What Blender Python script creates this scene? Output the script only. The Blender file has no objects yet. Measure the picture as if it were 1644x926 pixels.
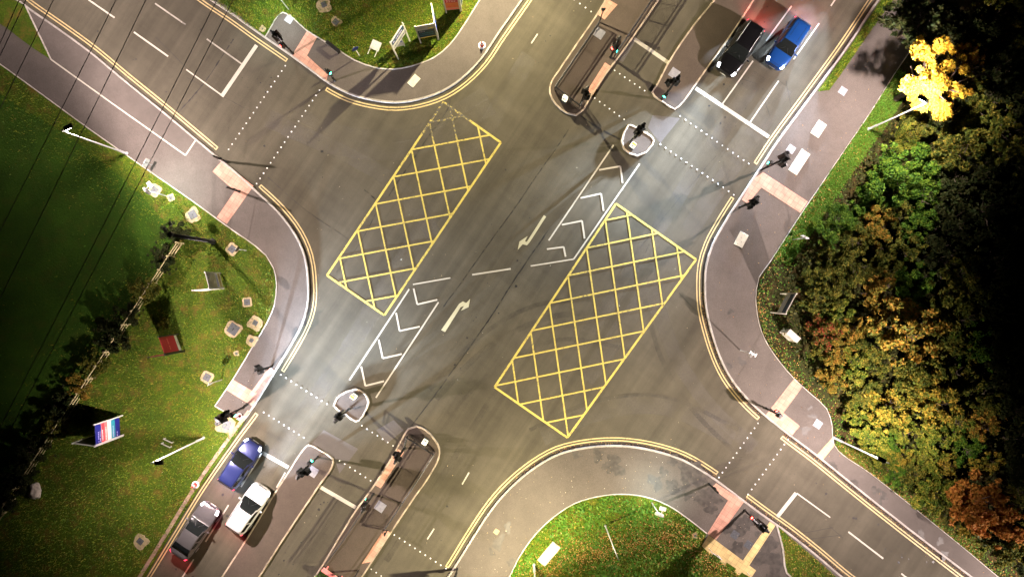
import bpy, bmesh, math, random
import numpy as np
from mathutils import Vector, Matrix

random.seed(7); RNG = np.random.default_rng(7)
sc = bpy.context.scene
COL = sc.collection
R = math.radians

# ------------------------------------------------------------------ camera, world, sun, exposure
H = 52.0                                   # height of the drone
cam = bpy.data.cameras.new('camera'); camo = bpy.data.objects.new('camera', cam); COL.objects.link(camo)
camo.location = (0, 0, H)
cam.angle = 2*math.atan(41.1/H); cam.clip_end = 3000; cam.clip_start = .5
sc.camera = camo
w = bpy.data.worlds.new('World'); sc.world = w; w.use_nodes = True
wn = w.node_tree.nodes; wl = w.node_tree.links
sky = wn.new('ShaderNodeTexSky'); sky.sky_type = 'NISHITA'; sky.sun_disc = False
sky.sun_elevation = R(35); sky.sun_rotation = R(120)
bg = wn['Background']; wl.new(sky.outputs[0], bg.inputs[0]); bg.inputs[1].default_value = .00004
sl = bpy.data.lights.new('sun', 'SUN'); sl.energy = .002; sl.angle = R(.5); sl.color = (1, .95, .9)
so = bpy.data.objects.new('sun', sl); COL.objects.link(so); so.rotation_euler = (R(55), 0, R(60))
vs = sc.view_settings; vs.view_transform = 'Standard'; vs.look = 'None'; vs.exposure = .16; vs.gamma = 1
LAMP_W = 9800.0

# ------------------------------------------------------------------ helpers
def P(px, py, z=0.0):
    """ground point of a traced map position; 20 map units to the metre, z = height of the traced edge"""
    k = (H-z)/H
    return ((px-822)/20*k, (463-py)/20*k)
def PV(p, z=0.0):
    x, y = P(*p); return Vector((x, y, z))

def link(o, parent=None):
    COL.objects.link(o)
    if parent is not None: o.parent = parent
    return o
def meshobj(name, verts, faces, mat, parent=None, smooth=False, mats=None):
    me = bpy.data.meshes.new(name); me.from_pydata([tuple(v) for v in verts], [], faces); me.update()
    if mats:
        for m in mats: me.materials.append(m)
    else: me.materials.append(mat)
    if smooth:
        for p in me.polygons: p.use_smooth = True
    return link(bpy.data.objects.new(name, me), parent)
def empty(name, loc, rz=0):
    o = bpy.data.objects.new(name, None); o.empty_display_size = .3
    o.location = loc; o.rotation_euler = (0, 0, rz); COL.objects.link(o); return o
def tag(o, label, cat, group=None):
    o['label'] = label; o['category'] = cat
    if group: o['group'] = group
    return o
def struct(o): o['kind'] = 'structure'; return o
def stuff(o, label=None, cat=None):
    o['kind'] = 'stuff'
    if label: o['label'] = label; o['category'] = cat
    return o

class MB:
    def __init__(s): s.v = []; s.f = []
    def add(s, vs, fs):
        n = len(s.v); s.v += [tuple(v) for v in vs]; s.f += [tuple(i+n for i in f) for f in fs]
    def box(s, c, d, rz=0, M=None, bev=0):
        x, y, z = d[0]/2, d[1]/2, d[2]/2
        if bev:
            b = min(bev, x*.9, y*.9, z*.9); vs = []
            for zz, k in ((-z, 1), (-z+b, 0), (z-b, 0), (z, 1)):
                a, q = x-b*k, y-b*k
                e = b*(.6 if not k else .5)
                vs += [(-a+e, -q, zz), (a-e, -q, zz), (a, -q+e, zz), (a, q-e, zz), (a-e, q, zz), (-a+e, q, zz), (-a, q-e, zz), (-a, -q+e, zz)]
            fs = [tuple(range(7, -1, -1)), tuple(range(24, 32))]
            for r in range(3):
                for i in range(8):
                    j = (i+1) % 8; fs.append((r*8+i, r*8+j, r*8+8+j, r*8+8+i))
        else:
            vs = [(-x,-y,-z),(x,-y,-z),(x,y,-z),(-x,y,-z),(-x,-y,z),(x,-y,z),(x,y,z),(-x,y,z)]
            fs = [(3,2,1,0),(4,5,6,7),(0,1,5,4),(1,2,6,5),(2,3,7,6),(3,0,4,7)]
        m = Matrix.Translation(c) @ Matrix.Rotation(rz, 4, 'Z')
        if M is not None: m = m @ M
        s.add([m @ Vector(v) for v in vs], fs); return s
    def tube(s, a, b, r0, r1=None, n=10, cap=True):
        r1 = r0 if r1 is None else r1
        a = Vector(a); b = Vector(b); d = (b-a).normalized()
        u = d.orthogonal().normalized(); v = d.cross(u); vs = []
        for p, r in ((a, r0), (b, r1)):
            for i in range(n):
                t = 2*math.pi*i/n; vs.append(p+u*(r*math.cos(t))+v*(r*math.sin(t)))
        fs = [(i, (i+1) % n, n+(i+1) % n, n+i) for i in range(n)]
        if cap: fs += [tuple(range(n-1, -1, -1)), tuple(range(n, 2*n))]
        s.add(vs, fs); return s
    def lathe(s, prof, n=16, c=(0, 0, 0), M=None):
        vs = []
        for r, z in prof:
            for i in range(n):
                t = 2*math.pi*i/n; p = Vector((r*math.cos(t), r*math.sin(t), z))
                if M is not None: p = M @ p
                vs.append(p+Vector(c))
        fs = []
        for k in range(len(prof)-1):
            for i in range(n):
                j = (i+1) % n; fs.append((k*n+i, k*n+j, k*n+n+j, k*n+n+i))
        fs += [tuple(range(n-1, -1, -1)), tuple(range((len(prof)-1)*n, len(prof)*n))]
        s.add(vs, fs); return s
    def build(s, name, mat, parent=None, smooth=False): return meshobj(name, s.v, s.f, mat, parent, smooth)

def dense(pts, step=10, closed=False):
    """Catmull-Rom through the traced points"""
    p = [np.array(q, float) for q in pts]; out = []
    n = len(p)
    rng = range(n) if closed else range(n-1)
    for i in rng:
        p1, p2 = p[i], p[(i+1) % n]
        p0 = p[i-1] if (i > 0 or closed) else 2*p1-p2
        p3 = p[(i+2) % n] if (i+2 < n or closed) else 2*p2-p1
        d = np.linalg.norm(p2-p1)
        if d > 260 or np.linalg.norm(p0-p1) > 300 or np.linalg.norm(p3-p2) > 300:
            if d > 260: out += [p1]; continue
        k = max(1, int(d/step))
        for a in range(k):
            t = a/k
            # centripetal-ish: scale tangents by segment length
            l0 = max(np.linalg.norm(p1-p0), 1e-6); l2 = max(np.linalg.norm(p3-p2), 1e-6)
            m1 = ((p1-p0)/l0*d + (p2-p1))/2 if True else 0
            m2 = ((p2-p1) + (p3-p2)/l2*d)/2
            t2, t3 = t*t, t*t*t
            out.append((2*t3-3*t2+1)*p1+(t3-2*t2+t)*m1+(-2*t3+3*t2)*p2+(t3-t2)*m2)
    if not closed: out.append(p[-1])
    return [tuple(q) for q in out]
def to_m(pts): return [P(*q) for q in pts]
def offset(pts, d, closed=False):
    """pts in metres; positive d = to the left of travel"""
    a = np.array(pts, float); n = len(a)
    if closed: t = np.roll(a, -1, 0)-np.roll(a, 1, 0)
    else:
        t = np.zeros_like(a); t[1:-1] = a[2:]-a[:-2]; t[0] = a[1]-a[0]; t[-1] = a[-1]-a[-2]
    t /= np.maximum(np.linalg.norm(t, axis=1, keepdims=True), 1e-9)
    nrm = np.stack([-t[:, 1], t[:, 0]], 1)
    return a+nrm*d
def ribbon(mb, pts, d0, d1, z, closed=False, z1=None):
    """flat strip (or, with z1, a solid kerb from z1 up to z) along a polyline"""
    A = offset(pts, d0, closed); B = offset(pts, d1, closed); n = len(A)
    if z1 is None:
        vs = [(x, y, z) for x, y in A]+[(x, y, z) for x, y in B]
        fs = [(i, i+1, n+i+1, n+i) for i in range(n-1)]
        if closed: fs.append((n-1, 0, n, 2*n-1))
        if d0 < d1: fs = [f[::1] for f in fs]
        else: fs = [f[::-1] for f in fs]
        mb.add(vs, fs)
    else:
        ins = .02*(1 if d1 > d0 else -1)
        C = offset(pts, d0+ins, closed); D = offset(pts, d1-ins, closed); vs = []
        for arr, zz in ((A, z1), (A, z-.02), (C, z), (D, z), (B, z-.02), (B, z1)): vs += [(x, y, zz) for x, y in arr]
        fs = []
        m = n if closed else n-1
        for k in range(5):
            for i in range(m):
                j = (i+1) % n; fs.append((k*n+i, k*n+j, (k+1)*n+j, (k+1)*n+i))
        if d1 > d0: pass
        mb.add(vs, fs)
def polygon(name, pts, z, mat, parent=None, z1=None):
    """pts in metres"""
    bm = bmesh.new(); vs = [bm.verts.new((x, y, z)) for x, y in pts]; f = bm.faces.new(vs)
    if f.normal.z < 0: f.normal_flip()
    bm.normal_update()
    if f.normal.z < 0: f.normal_flip()
    if z1 is not None:
        n = len(vs); lo = [bm.verts.new((x, y, z1)) for x, y in pts]
        for i in range(n):
            j = (i+1) % n; bm.faces.new((vs[i], vs[j], lo[j], lo[i]))
    bmesh.ops.triangulate(bm, faces=[f]); bmesh.ops.recalc_face_normals(bm, faces=bm.faces[:])
    if z1 is None:
        for f in bm.faces:
            if f.normal.z < 0: f.normal_flip()
    me = bpy.data.meshes.new(name); bm.to_mesh(me); bm.free(); me.materials.append(mat)
    return link(bpy.data.objects.new(name, me), parent)
def line(mb, a, b, wd, z):
    a = Vector(P(*a)); b = Vector(P(*b)); d = (b-a).normalized(); n = Vector((-d.y, d.x))*wd/2
    mb.add([(*(a-n), z), (*(b-n), z), (*(b+n), z), (*(a+n), z)], [(0, 1, 2, 3)])
def inpoly(pts, poly):
    x, y = pts[:, 0], pts[:, 1]; r = np.zeros(len(pts), bool); n = len(poly); j = n-1
    for i in range(n):
        xi, yi = poly[i]; xj, yj = poly[j]
        if yi != yj:
            c = ((yi > y) != (yj > y)) & (x < (xj-xi)*(y-yi)/(yj-yi)+xi); r ^= c
        j = i
    return r
def distline(pts, pl):
    pl = np.array(pl, float); best = np.full(len(pts), 1e9)
    for a, b in zip(pl[:-1], pl[1:]):
        d = b-a; t = np.clip(((pts-a)@d)/max(d@d, 1e-9), 0, 1); best = np.minimum(best, np.linalg.norm(pts-(a+t[:, None]*d), axis=1))
    return best

# ------------------------------------------------------------------ materials
def new_mat(name):
    m = bpy.data.materials.new(name); m.use_nodes = True
    return m, m.node_tree.nodes, m.node_tree.links, m.node_tree.nodes['Principled BSDF']
def plain(name, col, rough=.6, metal=0, emit=None, es=0, coat=0, vary=.0, vscale=8):
    m, n, l, b = new_mat(name)
    b.inputs['Base Color'].default_value = (*col, 1); b.inputs['Roughness'].default_value = rough
    b.inputs['Metallic'].default_value = metal
    if coat: b.inputs['Coat Weight'].default_value = coat; b.inputs['Coat Roughness'].default_value = .05
    if emit: b.inputs['Emission Color'].default_value = (*emit, 1); b.inputs['Emission Strength'].default_value = es
    if vary:
        t = n.new('ShaderNodeTexCoord'); x = n.new('ShaderNodeTexNoise'); x.inputs['Scale'].default_value = vscale
        x.inputs['Detail'].default_value = 6
        l.new(t.outputs['Object'], x.inputs['Vector'])
        r = n.new('ShaderNodeValToRGB'); l.new(x.outputs['Fac'], r.inputs[0])
        r.color_ramp.elements[0].position = .3; r.color_ramp.elements[1].position = .7
        r.color_ramp.elements[0].color = (*[c*(1-vary) for c in col], 1); r.color_ramp.elements[1].color = (*[min(1, c*(1+vary)) for c in col], 1)
        l.new(r.outputs[0], b.inputs['Base Color'])
    return m
def noise(n, l, vec, scale, detail=6, rough=.6):
    x = n.new('ShaderNodeTexNoise'); x.inputs['Scale'].default_value = scale; x.inputs['Detail'].default_value = detail; x.inputs['Roughness'].default_value = rough
    l.new(vec, x.inputs['Vector']); return x.outputs['Fac']
def ramp(n, l, fac, stops):
    r = n.new('ShaderNodeValToRGB'); e = r.color_ramp.elements
    while len(e) < len(stops): e.new(.5)
    for k, (p, c) in enumerate(stops):
        e[k].position = p; e[k].color = (*c, 1) if not isinstance(c, (int, float)) else (c, c, c, 1)
    l.new(fac, r.inputs[0]); return r.outputs[0]
def mix(n, l, fac, a, b, mode='MIX'):
    x = n.new('ShaderNodeMix'); x.data_type = 'RGBA'; x.blend_type = mode
    for sock, v in ((x.inputs[0], fac), (x.inputs[6], a), (x.inputs[7], b)):
        if isinstance(v, (int, float)): sock.default_value = v
        elif isinstance(v, tuple): sock.default_value = (*v, 1)
        else: l.new(v, sock)
    return x.outputs[2]
def mapping(n, l, vec, rot=0, scale=(1, 1, 1), loc=(0, 0, 0)):
    x = n.new('ShaderNodeMapping'); x.inputs['Rotation'].default_value = (0, 0, rot); x.inputs['Scale'].default_value = scale; x.inputs['Location'].default_value = loc
    l.new(vec, x.inputs['Vector']); return x.outputs[0]
def bump(n, l, b, h, strength, dist=.02):
    x = n.new('ShaderNodeBump'); x.inputs['Strength'].default_value = strength; x.inputs['Distance'].default_value = dist
    l.new(h, x.inputs['Height']); l.new(x.outputs[0], b.inputs['Normal'])
MAJ = math.atan2(.83, .557)      # heading of the wide road
def asphalt(name, base, streaks=1.0, stains=0.0, rough=.95):
    m, n, l, b = new_mat(name); tc = n.new('ShaderNodeTexCoord').outputs['Object']
    big = noise(n, l, tc, .13, 5, .55); mid = noise(n, l, tc, 1.1, 8, .65); fine = noise(n, l, tc, 22, 3, .7)
    c = ramp(n, l, big, [(.3, tuple(x*.82 for x in base)), (.7, tuple(x*1.18 for x in base))])
    c = mix(n, l, 1, c, ramp(n, l, mid, [(.3, .92), (.7, 1.07)]), 'MULTIPLY')
    c = mix(n, l, 1, c, ramp(n, l, fine, [(.25, .72), (.5, 1.0), (.78, 1.35)]), 'MULTIPLY')
    if streaks:
        v1 = mapping(n, l, mapping(n, l, tc, -MAJ), 0, (.03, .9, 1)); s1 = noise(n, l, v1, 1.0, 5, .6)
        v2 = mapping(n, l, mapping(n, l, tc, R(36)), 0, (.04, .8, 1)); s2 = noise(n, l, v2, 1.0, 5, .6)
        c = mix(n, l, streaks, c, ramp(n, l, s1, [(.32, .8), (.5, 1.0), (.68, 1.2)]), 'MULTIPLY')
        c = mix(n, l, streaks*.5, c, ramp(n, l, s2, [(.32, .84), (.5, 1.0), (.68, 1.14)]), 'MULTIPLY')
    if stains:
        st = noise(n, l, mapping(n, l, tc, 0, (1, 1, 1), (3, 7, 0)), .75, 5, .62); sm = noise(n, l, tc, .1, 2)
        f = ramp(n, l, st, [(.56-.08*stains, 0.0), (.62-.08*stains, 1.0)])
        c = mix(n, l, f, c, tuple(x*.3 for x in base))
    l.new(c, b.inputs['Base Color']); b.inputs['Roughness'].default_value = rough; b.inputs['Specular IOR Level'].default_value = .15
    bump(n, l, b, fine, .35, .01)
    return m
def grass_mat(name, dark, light, brown, bf=.5):
    m, n, l, b = new_mat(name); tc = n.new('ShaderNodeTexCoord').outputs['Object']
    a = noise(n, l, tc, .35, 6, .6); f = noise(n, l, tc, 7, 6, .75); g = noise(n, l, tc, .9, 6, .7)
    c = ramp(n, l, f, [(.28, dark), (.72, light)])
    c = mix(n, l, ramp(n, l, g, [(.5, 0.0), (.66, bf)]), c, brown)
    c = mix(n, l, 1, c, ramp(n, l, a, [(.3, .7), (.7, 1.2)]), 'MULTIPLY')
    l.new(c, b.inputs['Base Color']); b.inputs['Roughness'].default_value = .9; b.inputs['Specular IOR Level'].default_value = .15
    bump(n, l, b, f, 1, .08); return m
def scale01(n, l, v, rad, f):
    x = n.new('ShaderNodeMath'); x.operation = 'DIVIDE'; l.new(v, x.inputs[0]); x.inputs[1].default_value = rad
    y = n.new('ShaderNodeMath'); y.operation = 'ADD'; l.new(x.outputs[0], y.inputs[0]); l.new(f, y.inputs[1])
    z = n.new('ShaderNodeMath'); z.operation = 'SUBTRACT'; l.new(y.outputs[0], z.inputs[0]); z.inputs[1].default_value = .5; return z.outputs[0]
def paint(name, col, wear=.5, worn_at=None):
    m, n, l, b = new_mat(name); tc = n.new('ShaderNodeTexCoord').outputs['Object']
    f = noise(n, l, tc, 5, 9, .8); g = noise(n, l, tc, .4, 2)
    k = ramp(n, l, f, [(.28+.17*wear, 0.0), (.37+.17*wear, 1.0)])
    k2 = mix(n, l, ramp(n, l, g, [(.35, 0.0), (.6, .9)]), k, (1., 1., 1.))
    if worn_at:
        vd = n.new('ShaderNodeVectorMath'); vd.operation = 'DISTANCE'; l.new(tc, vd.inputs[0]); vd.inputs[1].default_value = (*worn_at[:2], 0)
        k2 = mix(n, l, ramp(n, l, mix(n, l, .25, vd.outputs['Value'], f) if False else scale01(n, l, vd.outputs['Value'], worn_at[2], f), [(.45, 1.0), (.6, 0.0)]), k2, mix(n, l, 1, k, ramp(n, l, f, [(.52, 0.0), (.58, 1.0)]), 'MULTIPLY'))
    c = mix(n, l, k2, (.06, .055, .05), col); fine = noise(n, l, tc, 30, 2)
    c = mix(n, l, 1, c, ramp(n, l, fine, [(.3, .85), (.7, 1.1)]), 'MULTIPLY')
    l.new(c, b.inputs['Base Color']); b.inputs['Roughness'].default_value = .6; return m
def leafmat(name, cols, tr=.3):
    m, n, l, b = new_mat(name)
    g = n.new('ShaderNodeNewGeometry').outputs['Random Per Island']
    k = len(cols); c = ramp(n, l, g, [(i/max(1, k-1), q) for i, q in enumerate(cols)])
    l.new(c, b.inputs['Base Color']); b.inputs['Roughness'].default_value = .6; b.inputs['Specular IOR Level'].default_value = .25
    t = n.new('ShaderNodeBsdfTranslucent'); l.new(c, t.inputs[0]); s = n.new('ShaderNodeMixShader'); s.inputs[0].default_value = tr
    l.new(b.outputs[0], s.inputs[1]); l.new(t.outputs[0], s.inputs[2]); l.new(s.outputs[0], n['Material Output'].inputs[0]); return m
def slabs(name, col, size, rot, mortar=.6, blister=False):
    m, n, l, b = new_mat(name); tc = n.new('ShaderNodeTexCoord').outputs['Object']
    v = mapping(n, l, tc, rot)
    br = n.new('ShaderNodeTexBrick'); l.new(v, br.inputs['Vector']); br.offset = 0
    br.inputs['Scale'].default_value = 1; br.inputs['Brick Width'].default_value = size[0]; br.inputs['Row Height'].default_value = size[1]
    br.inputs['Mortar Size'].default_value = .012
    br.inputs['Color1'].default_value = (*[x*.9 for x in col], 1); br.inputs['Color2'].default_value = (*[x*1.12 for x in col], 1); br.inputs['Mortar'].default_value = (*[x*mortar for x in col], 1)
    d = noise(n, l, tc, 1.3, 8, .7); c = mix(n, l, 1, br.outputs[0], ramp(n, l, d, [(.3, .72), (.62, 1.08)]), 'MULTIPLY')
    l.new(c, b.inputs['Base Color']); b.inputs['Roughness'].default_value = .8; return m

M = {}
M['road'] = asphalt('road_asphalt', (.081, .072, .053), 1.0)
M['pave'] = asphalt('footway_asphalt', (.108, .093, .083), 0, 0)
M['pave_stained'] = asphalt('footway_asphalt_stained', (.104, .090, .078), 0, 0)
M['island'] = asphalt('island_asphalt', (.084, .066, .054), 0, 0)
M['kerb'] = slabs('kerb_stone', (.36, .33, .30), (.9, .9), -MAJ, .5)
M['island_kerb'] = plain('island_kerb_stone', (.36, .29, .22), .8, vary=.4, vscale=2)
M['edging'] = plain('edging_stone', (.42, .38, .34), .8, vary=.3, vscale=3)
M['grass'] = grass_mat('grass_turf', (.022, .050, .005), (.085, .130, .007), (.13, .085, .018), .85)
M['field'] = grass_mat('field_turf', (.018, .058, .004), (.045, .10, .007), (.06, .07, .01), .4)
M['woodfloor'] = grass_mat('woodland_floor', (.015, .02, .006), (.05, .05, .012), (.07, .035, .012), .8)
M['white'] = paint('road_paint_white', (.47, .44, .37), .35)
M['white_worn'] = paint('road_paint_white_worn', (.40, .37, .31), 1.2)
M['yellow'] = paint('road_paint_yellow', (.58, .47, .10), .8, (*P(706, 172), 5.0))
M['yellow_kerb'] = paint('road_paint_kerb_yellow', (.56, .43, .20), .6)
M['arrow'] = paint('road_paint_arrow', (.46, .44, .30), .3)
M['tactile'] = slabs('tactile_paving', (.50, .26, .19), (.4, .4), -MAJ)
M['tactile_y'] = slabs('tactile_paving_buff', (.62, .46, .20), (.4, .4), -MAJ)
M['seam'] = plain('road_seam_bitumen', (.008, .008, .008), .5)
M['patch'] = asphalt('road_patch', (.105, .095, .09), 0)
M['darkpatch'] = plain('gutter_silt', (.035, .024, .016), .9, vary=.6, vscale=6)
M['steel_dark'] = plain('pole_black_paint', (.012, .012, .012), .45)
M['galv'] = plain('galvanised_steel', (.55, .56, .57), .45, .3, vary=.1)
M['lumcase'] = plain('luminaire_case', (.03, .03, .03), .5)
M['concrete'] = plain('concrete_surround', (.36, .28, .16), .9, vary=.25, vscale=3)
M['cover'] = plain('cast_iron_cover', (.09, .095, .105), .6, .3, vary=.25, vscale=9)
M['cover_lt'] = plain('steel_cover', (.30, .30, .34), .6, .2, vary=.2, vscale=5)
M['slab'] = plain('pale_concrete_slab', (.52, .49, .40), .85, vary=.15, vscale=3)
M['board_white'] = plain('board_white_paint', (.62, .61, .57), .55, vary=.06)
M['signwhite'] = plain('sign_white', (.8, .8, .8), .4)
M['wood'] = plain('weathered_timber', (.42, .36, .18), .85, vary=.35, vscale=6)
M['tyre'] = plain('tyre_rubber', (.015, .015, .015), .8)
M['rim'] = plain('alloy_rim', (.45, .45, .47), .3, .8)
M['glass'] = plain('tinted_glass', (.010, .012, .012), .08, 0, coat=.3)
M['trim'] = plain('black_trim', (.015, .015, .016), .5)
M['head'] = plain('headlight_lit', (.9, .9, .9), .2, emit=(.9, .95, 1), es=9)
M['tail'] = plain('tail_light_lit', (.5, .01, .02), .3, emit=(1, .03, .08), es=5)
M['plate'] = plain('number_plate', (.75, .75, .72), .4)
M['lred'] = plain('lens_red_lit', (.5, .01, .01), .3, emit=(1, .04, .03), es=30)
M['lgreen'] = plain('lens_green_lit', (.02, .4, .3), .3, emit=(.05, 1, .6), es=22)
M['loff'] = plain('lens_unlit', (.03, .02, .015), .2)
M['lampface'] = plain('lamp_lens_lit', (1, 1, 1), .3, emit=(1, .93, .85), es=30)
M['bollard'] = plain('bollard_lit_shell', (.8, .8, .75), .4, emit=(1, .92, .6), es=1.6)
M['bollard_o'] = plain('bollard_amber_band', (.8, .4, .05), .4, emit=(1, .5, .1), es=1.2)
M['red'] = plain('red_plastic', (.65, .05, .03), .45)
M['navy'] = plain('sign_navy', (.012, .014, .20), .5); M['sred'] = plain('sign_red', (.72, .03, .05), .5)
M['coral'] = plain('sign_coral', (.8, .17, .16), .5); M['teal'] = plain('sign_teal', (.02, .28, .38), .5)
M['crimson'] = plain('sign_crimson', (.55, .012, .05), .5); M['darkblue'] = plain('sign_dark_blue', (.008, .035, .075), .5)
M['orange'] = plain('sign_orange', (.7, .15, .03), .5); M['syellow'] = plain('sign_yellow', (.8, .6, .08), .5)
M['grey'] = plain('sign_silver', (.4, .4, .4), .4, .2); M['lav'] = plain('sign_lettering', (.55, .5, .75), .5)
M['blue'] = plain('sign_blue', (.02, .06, .45), .5); M['rail'] = plain('rail_dark_steel', (.018, .018, .02), .5)
M['barrier'] = plain('planter_wall_red_lit', (.75, .22, .22), .5, vary=.2, vscale=10)  # red light falling on the planter wall is put into this colour
M['bark'] = plain('bark', (.07, .05, .035), .9, vary=.4, vscale=8); M['rock'] = plain('pale_rock', (.45, .40, .34), .9, vary=.4, vscale=2.5)
M['litter'] = leafmat('fallen_leaf', [(.5, .22, .05), (.6, .36, .1), (.35, .12, .03), (.7, .5, .2)], .1)
M['litter_pale'] = leafmat('pale_litter', [(.65, .6, .5), (.6, .5, .3), (.5, .3, .1)], .1)
def patchmat(name, cols, stops, sc1=.55, sc2=2.2, amt=.3):
    m, n, l, b = new_mat(name); geo = n.new('ShaderNodeNewGeometry')
    f = mix(n, l, .45, noise(n, l, geo.outputs['Position'], sc1, 4, .65), noise(n, l, geo.outputs['Position'], sc2, 4, .65))
    r = n.new('ShaderNodeMath'); r.operation = 'MULTIPLY_ADD'; l.new(geo.outputs['Random Per Island'], r.inputs[0]); r.inputs[1].default_value = amt; l.new(f, r.inputs[2])
    c = ramp(n, l, r.outputs[0], list(zip(stops, cols))); l.new(c, b.inputs['Base Color']); b.inputs['Roughness'].default_value = .7; b.inputs['Specular IOR Level'].default_value = .2
    return m
M['tuft'] = patchmat('grass_blade', [(.026, .072, .004), (.085, .165, .007), (.16, .22, .010), (.23, .19, .02), (.16, .10, .025)], [.48, .6, .7, .8, .92])
M['weed'] = leafmat('broad_weed_leaf', [(.05, .16, .012), (.09, .24, .02), (.14, .22, .03)], .25)
M['undergrowth'] = leafmat('undergrowth_leaf', [(.02, .04, .006), (.05, .07, .01), (.09, .08, .012), (.035, .06, .01), (.12, .07, .015)], .2)

# ------------------------------------------------------------------ the ground, road and footways
g = polygon('ground', [(-1500, -1500), (1500, -1500), (1500, 1500), (-1500, 1500)], -.06, M['field']); struct(g)
road = polygon('road', to_m([(-1500, -1300), (3200, -1300), (3200, 2200), (-1500, 2200)]), 0, M['road']); struct(road)

W_K = [(-1170, -880), (30, 0), (50, 15), (99, 49), (147, 84), (200, 128), (258, 175), (312, 220), (343, 246), (376, 273), (411, 305), (448, 340), (476, 377), (491, 412), (496, 444), (497, 466), (495, 493), (486, 521), (469, 553), (446, 591), (425, 626), (405, 658), (376, 697), (320, 777), (273, 853), (228, 926), (-500, 2010)]
N_K = [(-850, -840), (336, 0), (375, 26), (411, 52), (440, 72), (466, 90), (495, 111), (528, 135), (561, 152), (598, 162), (636, 166), (673, 161), (711, 148), (743, 127), (773, 97), (798, 60), (821, 27), (840, 0), (1640, -1190)]
E_K = [(2180, -1165), (1408, 0), (1358, 75), (1300, 155), (1245, 230), (1220, 268), (1200, 298), (1184, 322), (1159, 362), (1142, 394), (1132, 427), (1130, 463), (1132, 495), (1140, 530), (1153, 570), (1169, 603), (1195, 637), (1224, 665), (1260, 694), (1308, 730), (1370, 780), (1433, 830), (1495, 878), (1558, 926), (3060, 2070)]
S_K = [(-30, 2035), (716, 928), (725, 915), (761, 857), (793, 810), (821, 779), (859, 748), (897, 727), (947, 716), (997, 714), (1047, 721), (1097, 737), (1147, 767), (1194, 802), (1232, 830), (1258, 848), (1308, 887), (1353, 925), (2750, 2005)]
W_G = [(-1270, -740), (0, 103), (64, 149), (127, 195), (179, 232), (245, 278), (307, 321), (372, 368), (411, 395), (428, 410), (440, 430), (445, 457), (441, 490), (428, 520), (404, 560), (375, 608), (346, 651)]
N_G = [(427, 60), (455, 21), (493, 50), (531, 73), (571, 98), (601, 109), (631, 112), (661, 107), (698, 93), (723, 72), (748, 37), (771, 0), (1500, -1100)]
E_G = [(2330, -1165), (1505, 20), (1440, 112), (1393, 186), (1362, 231), (1324, 287), (1285, 344), (1233, 424), (1218, 445), (1213, 466), (1213, 490), (1221, 530), (1233, 555), (1253, 583), (1273, 606), (1300, 631), (1326, 655), (1335, 683), (1338, 713), (1395, 758), (1455, 805), (1548, 880), (1603, 926), (3110, 2070)]
S_G = [(50, 2080), (817, 926), (834, 892), (859, 857), (887, 830), (922, 807), (959, 796), (997, 792), (1034, 796), (1072, 810), (1102, 830), (1134, 855)]
WKd, NKd, EKd, SKd = (to_m(dense(k, 12)) for k in (W_K, N_K, E_K, S_K))
WGd, NGd, EGd, SGd = (to_m(dense(k, 12)) for k in (W_G, N_G, E_G, S_G))
FT = .11
far = lambda *q: to_m(q)
pW = polygon('pavement', WKd+far((-1500, 2010), (-1500, -880)), FT, M['pave'], z1=-.05); struct(pW)
pN = polygon('pavement', NKd+far((400, -1300)), FT, M['pave'], z1=-.05); struct(pN)
pE = polygon('pavement', EKd+far((3200, 2070), (3200, -1165)), FT, M['pave'], z1=-.05); struct(pE)
pS = polygon('pavement', SKd+far((1300, 2200)), FT, M['pave_stained'], z1=-.05); struct(pS)
# kerbs: W, S run with the road on the left or right of travel
def kerb(pl, side, parent, closed=False, wd=.15, name='kerb', top=FT+.012, mat=None):
    mb = MB(); ribbon(mb, pl, -.01*side, wd*side, top, closed, z1=-.04)
    return mb.build(name, mat or M['kerb'], parent)
kerb(WKd, -1, pW); kerb(NKd, 1, pN); kerb(EKd, 1, pE); kerb(SKd, -1, pS)
# grass
GZ = FT+.012
gW = polygon('grass', WGd+to_m([(368, 663), (394, 676), (376, 705), (320, 785), (273, 861), (229, 934), (-490, 2015), (-1500, 2010), (-1500, -740)]), GZ, M['grass']); struct(gW)
gW2 = polygon('grass', to_m([(-1200, -860), (-30, -12), (20, 0), (42, 9), (84, 97), (60, 82), (35, 64), (12, 46), (0, 39), (-1200, -760)]), GZ, M['grass']); struct(gW2)
gN = polygon('grass', NGd+to_m([(400, -1290), (-840, -860), (322, -18), (375, 18)]), GZ, M['grass']); struct(gN)
gE = polygon('grass', EGd+far((3200, 2070), (3200, -1165)), GZ, M['woodfloor']); struct(gE)
gE2 = polygon('grass', to_m([(1411, 4), (1360, 80), (1311, 148), (1330, 146), (1345, 126), (1378, 78), (1400, 46), (1440, -8), (2230, -1150), (2185, -1150)]), GZ, M['grass']); struct(gE2)
gS = polygon('grass', SGd+to_m([(1126, 875), (1205, 926), (1300, 1000), (1500, 1700), (1300, 2200)]), GZ, M['grass']); struct(gS)
gS2 = polygon('grass', to_m([(1246, 841), (1256, 880), (1262, 918), (1272, 927), (2600, 1960), (2700, 1985), (1350, 932), (1308, 895), (1264, 858)]), GZ, M['grass']); struct(gS2)
eg = [q for q in EGd if -22 < q[1] < 18]
up = [q for q in eg if q[1] > 2.0]; dn = [q for q in eg if q[1] < -12.2]
def band(pl, w0, w1):
    n = len(pl); wd = np.linspace(w0, w1, n)[:, None]; b = np.array(pl)+(offset(pl, 1)-np.array(pl))*wd
    return [tuple(q) for q in pl]+[tuple(q) for q in b[::-1]]
UPB, DNB = band(up, 1.7, 1.5), band(dn, .9, 2.4)
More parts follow.
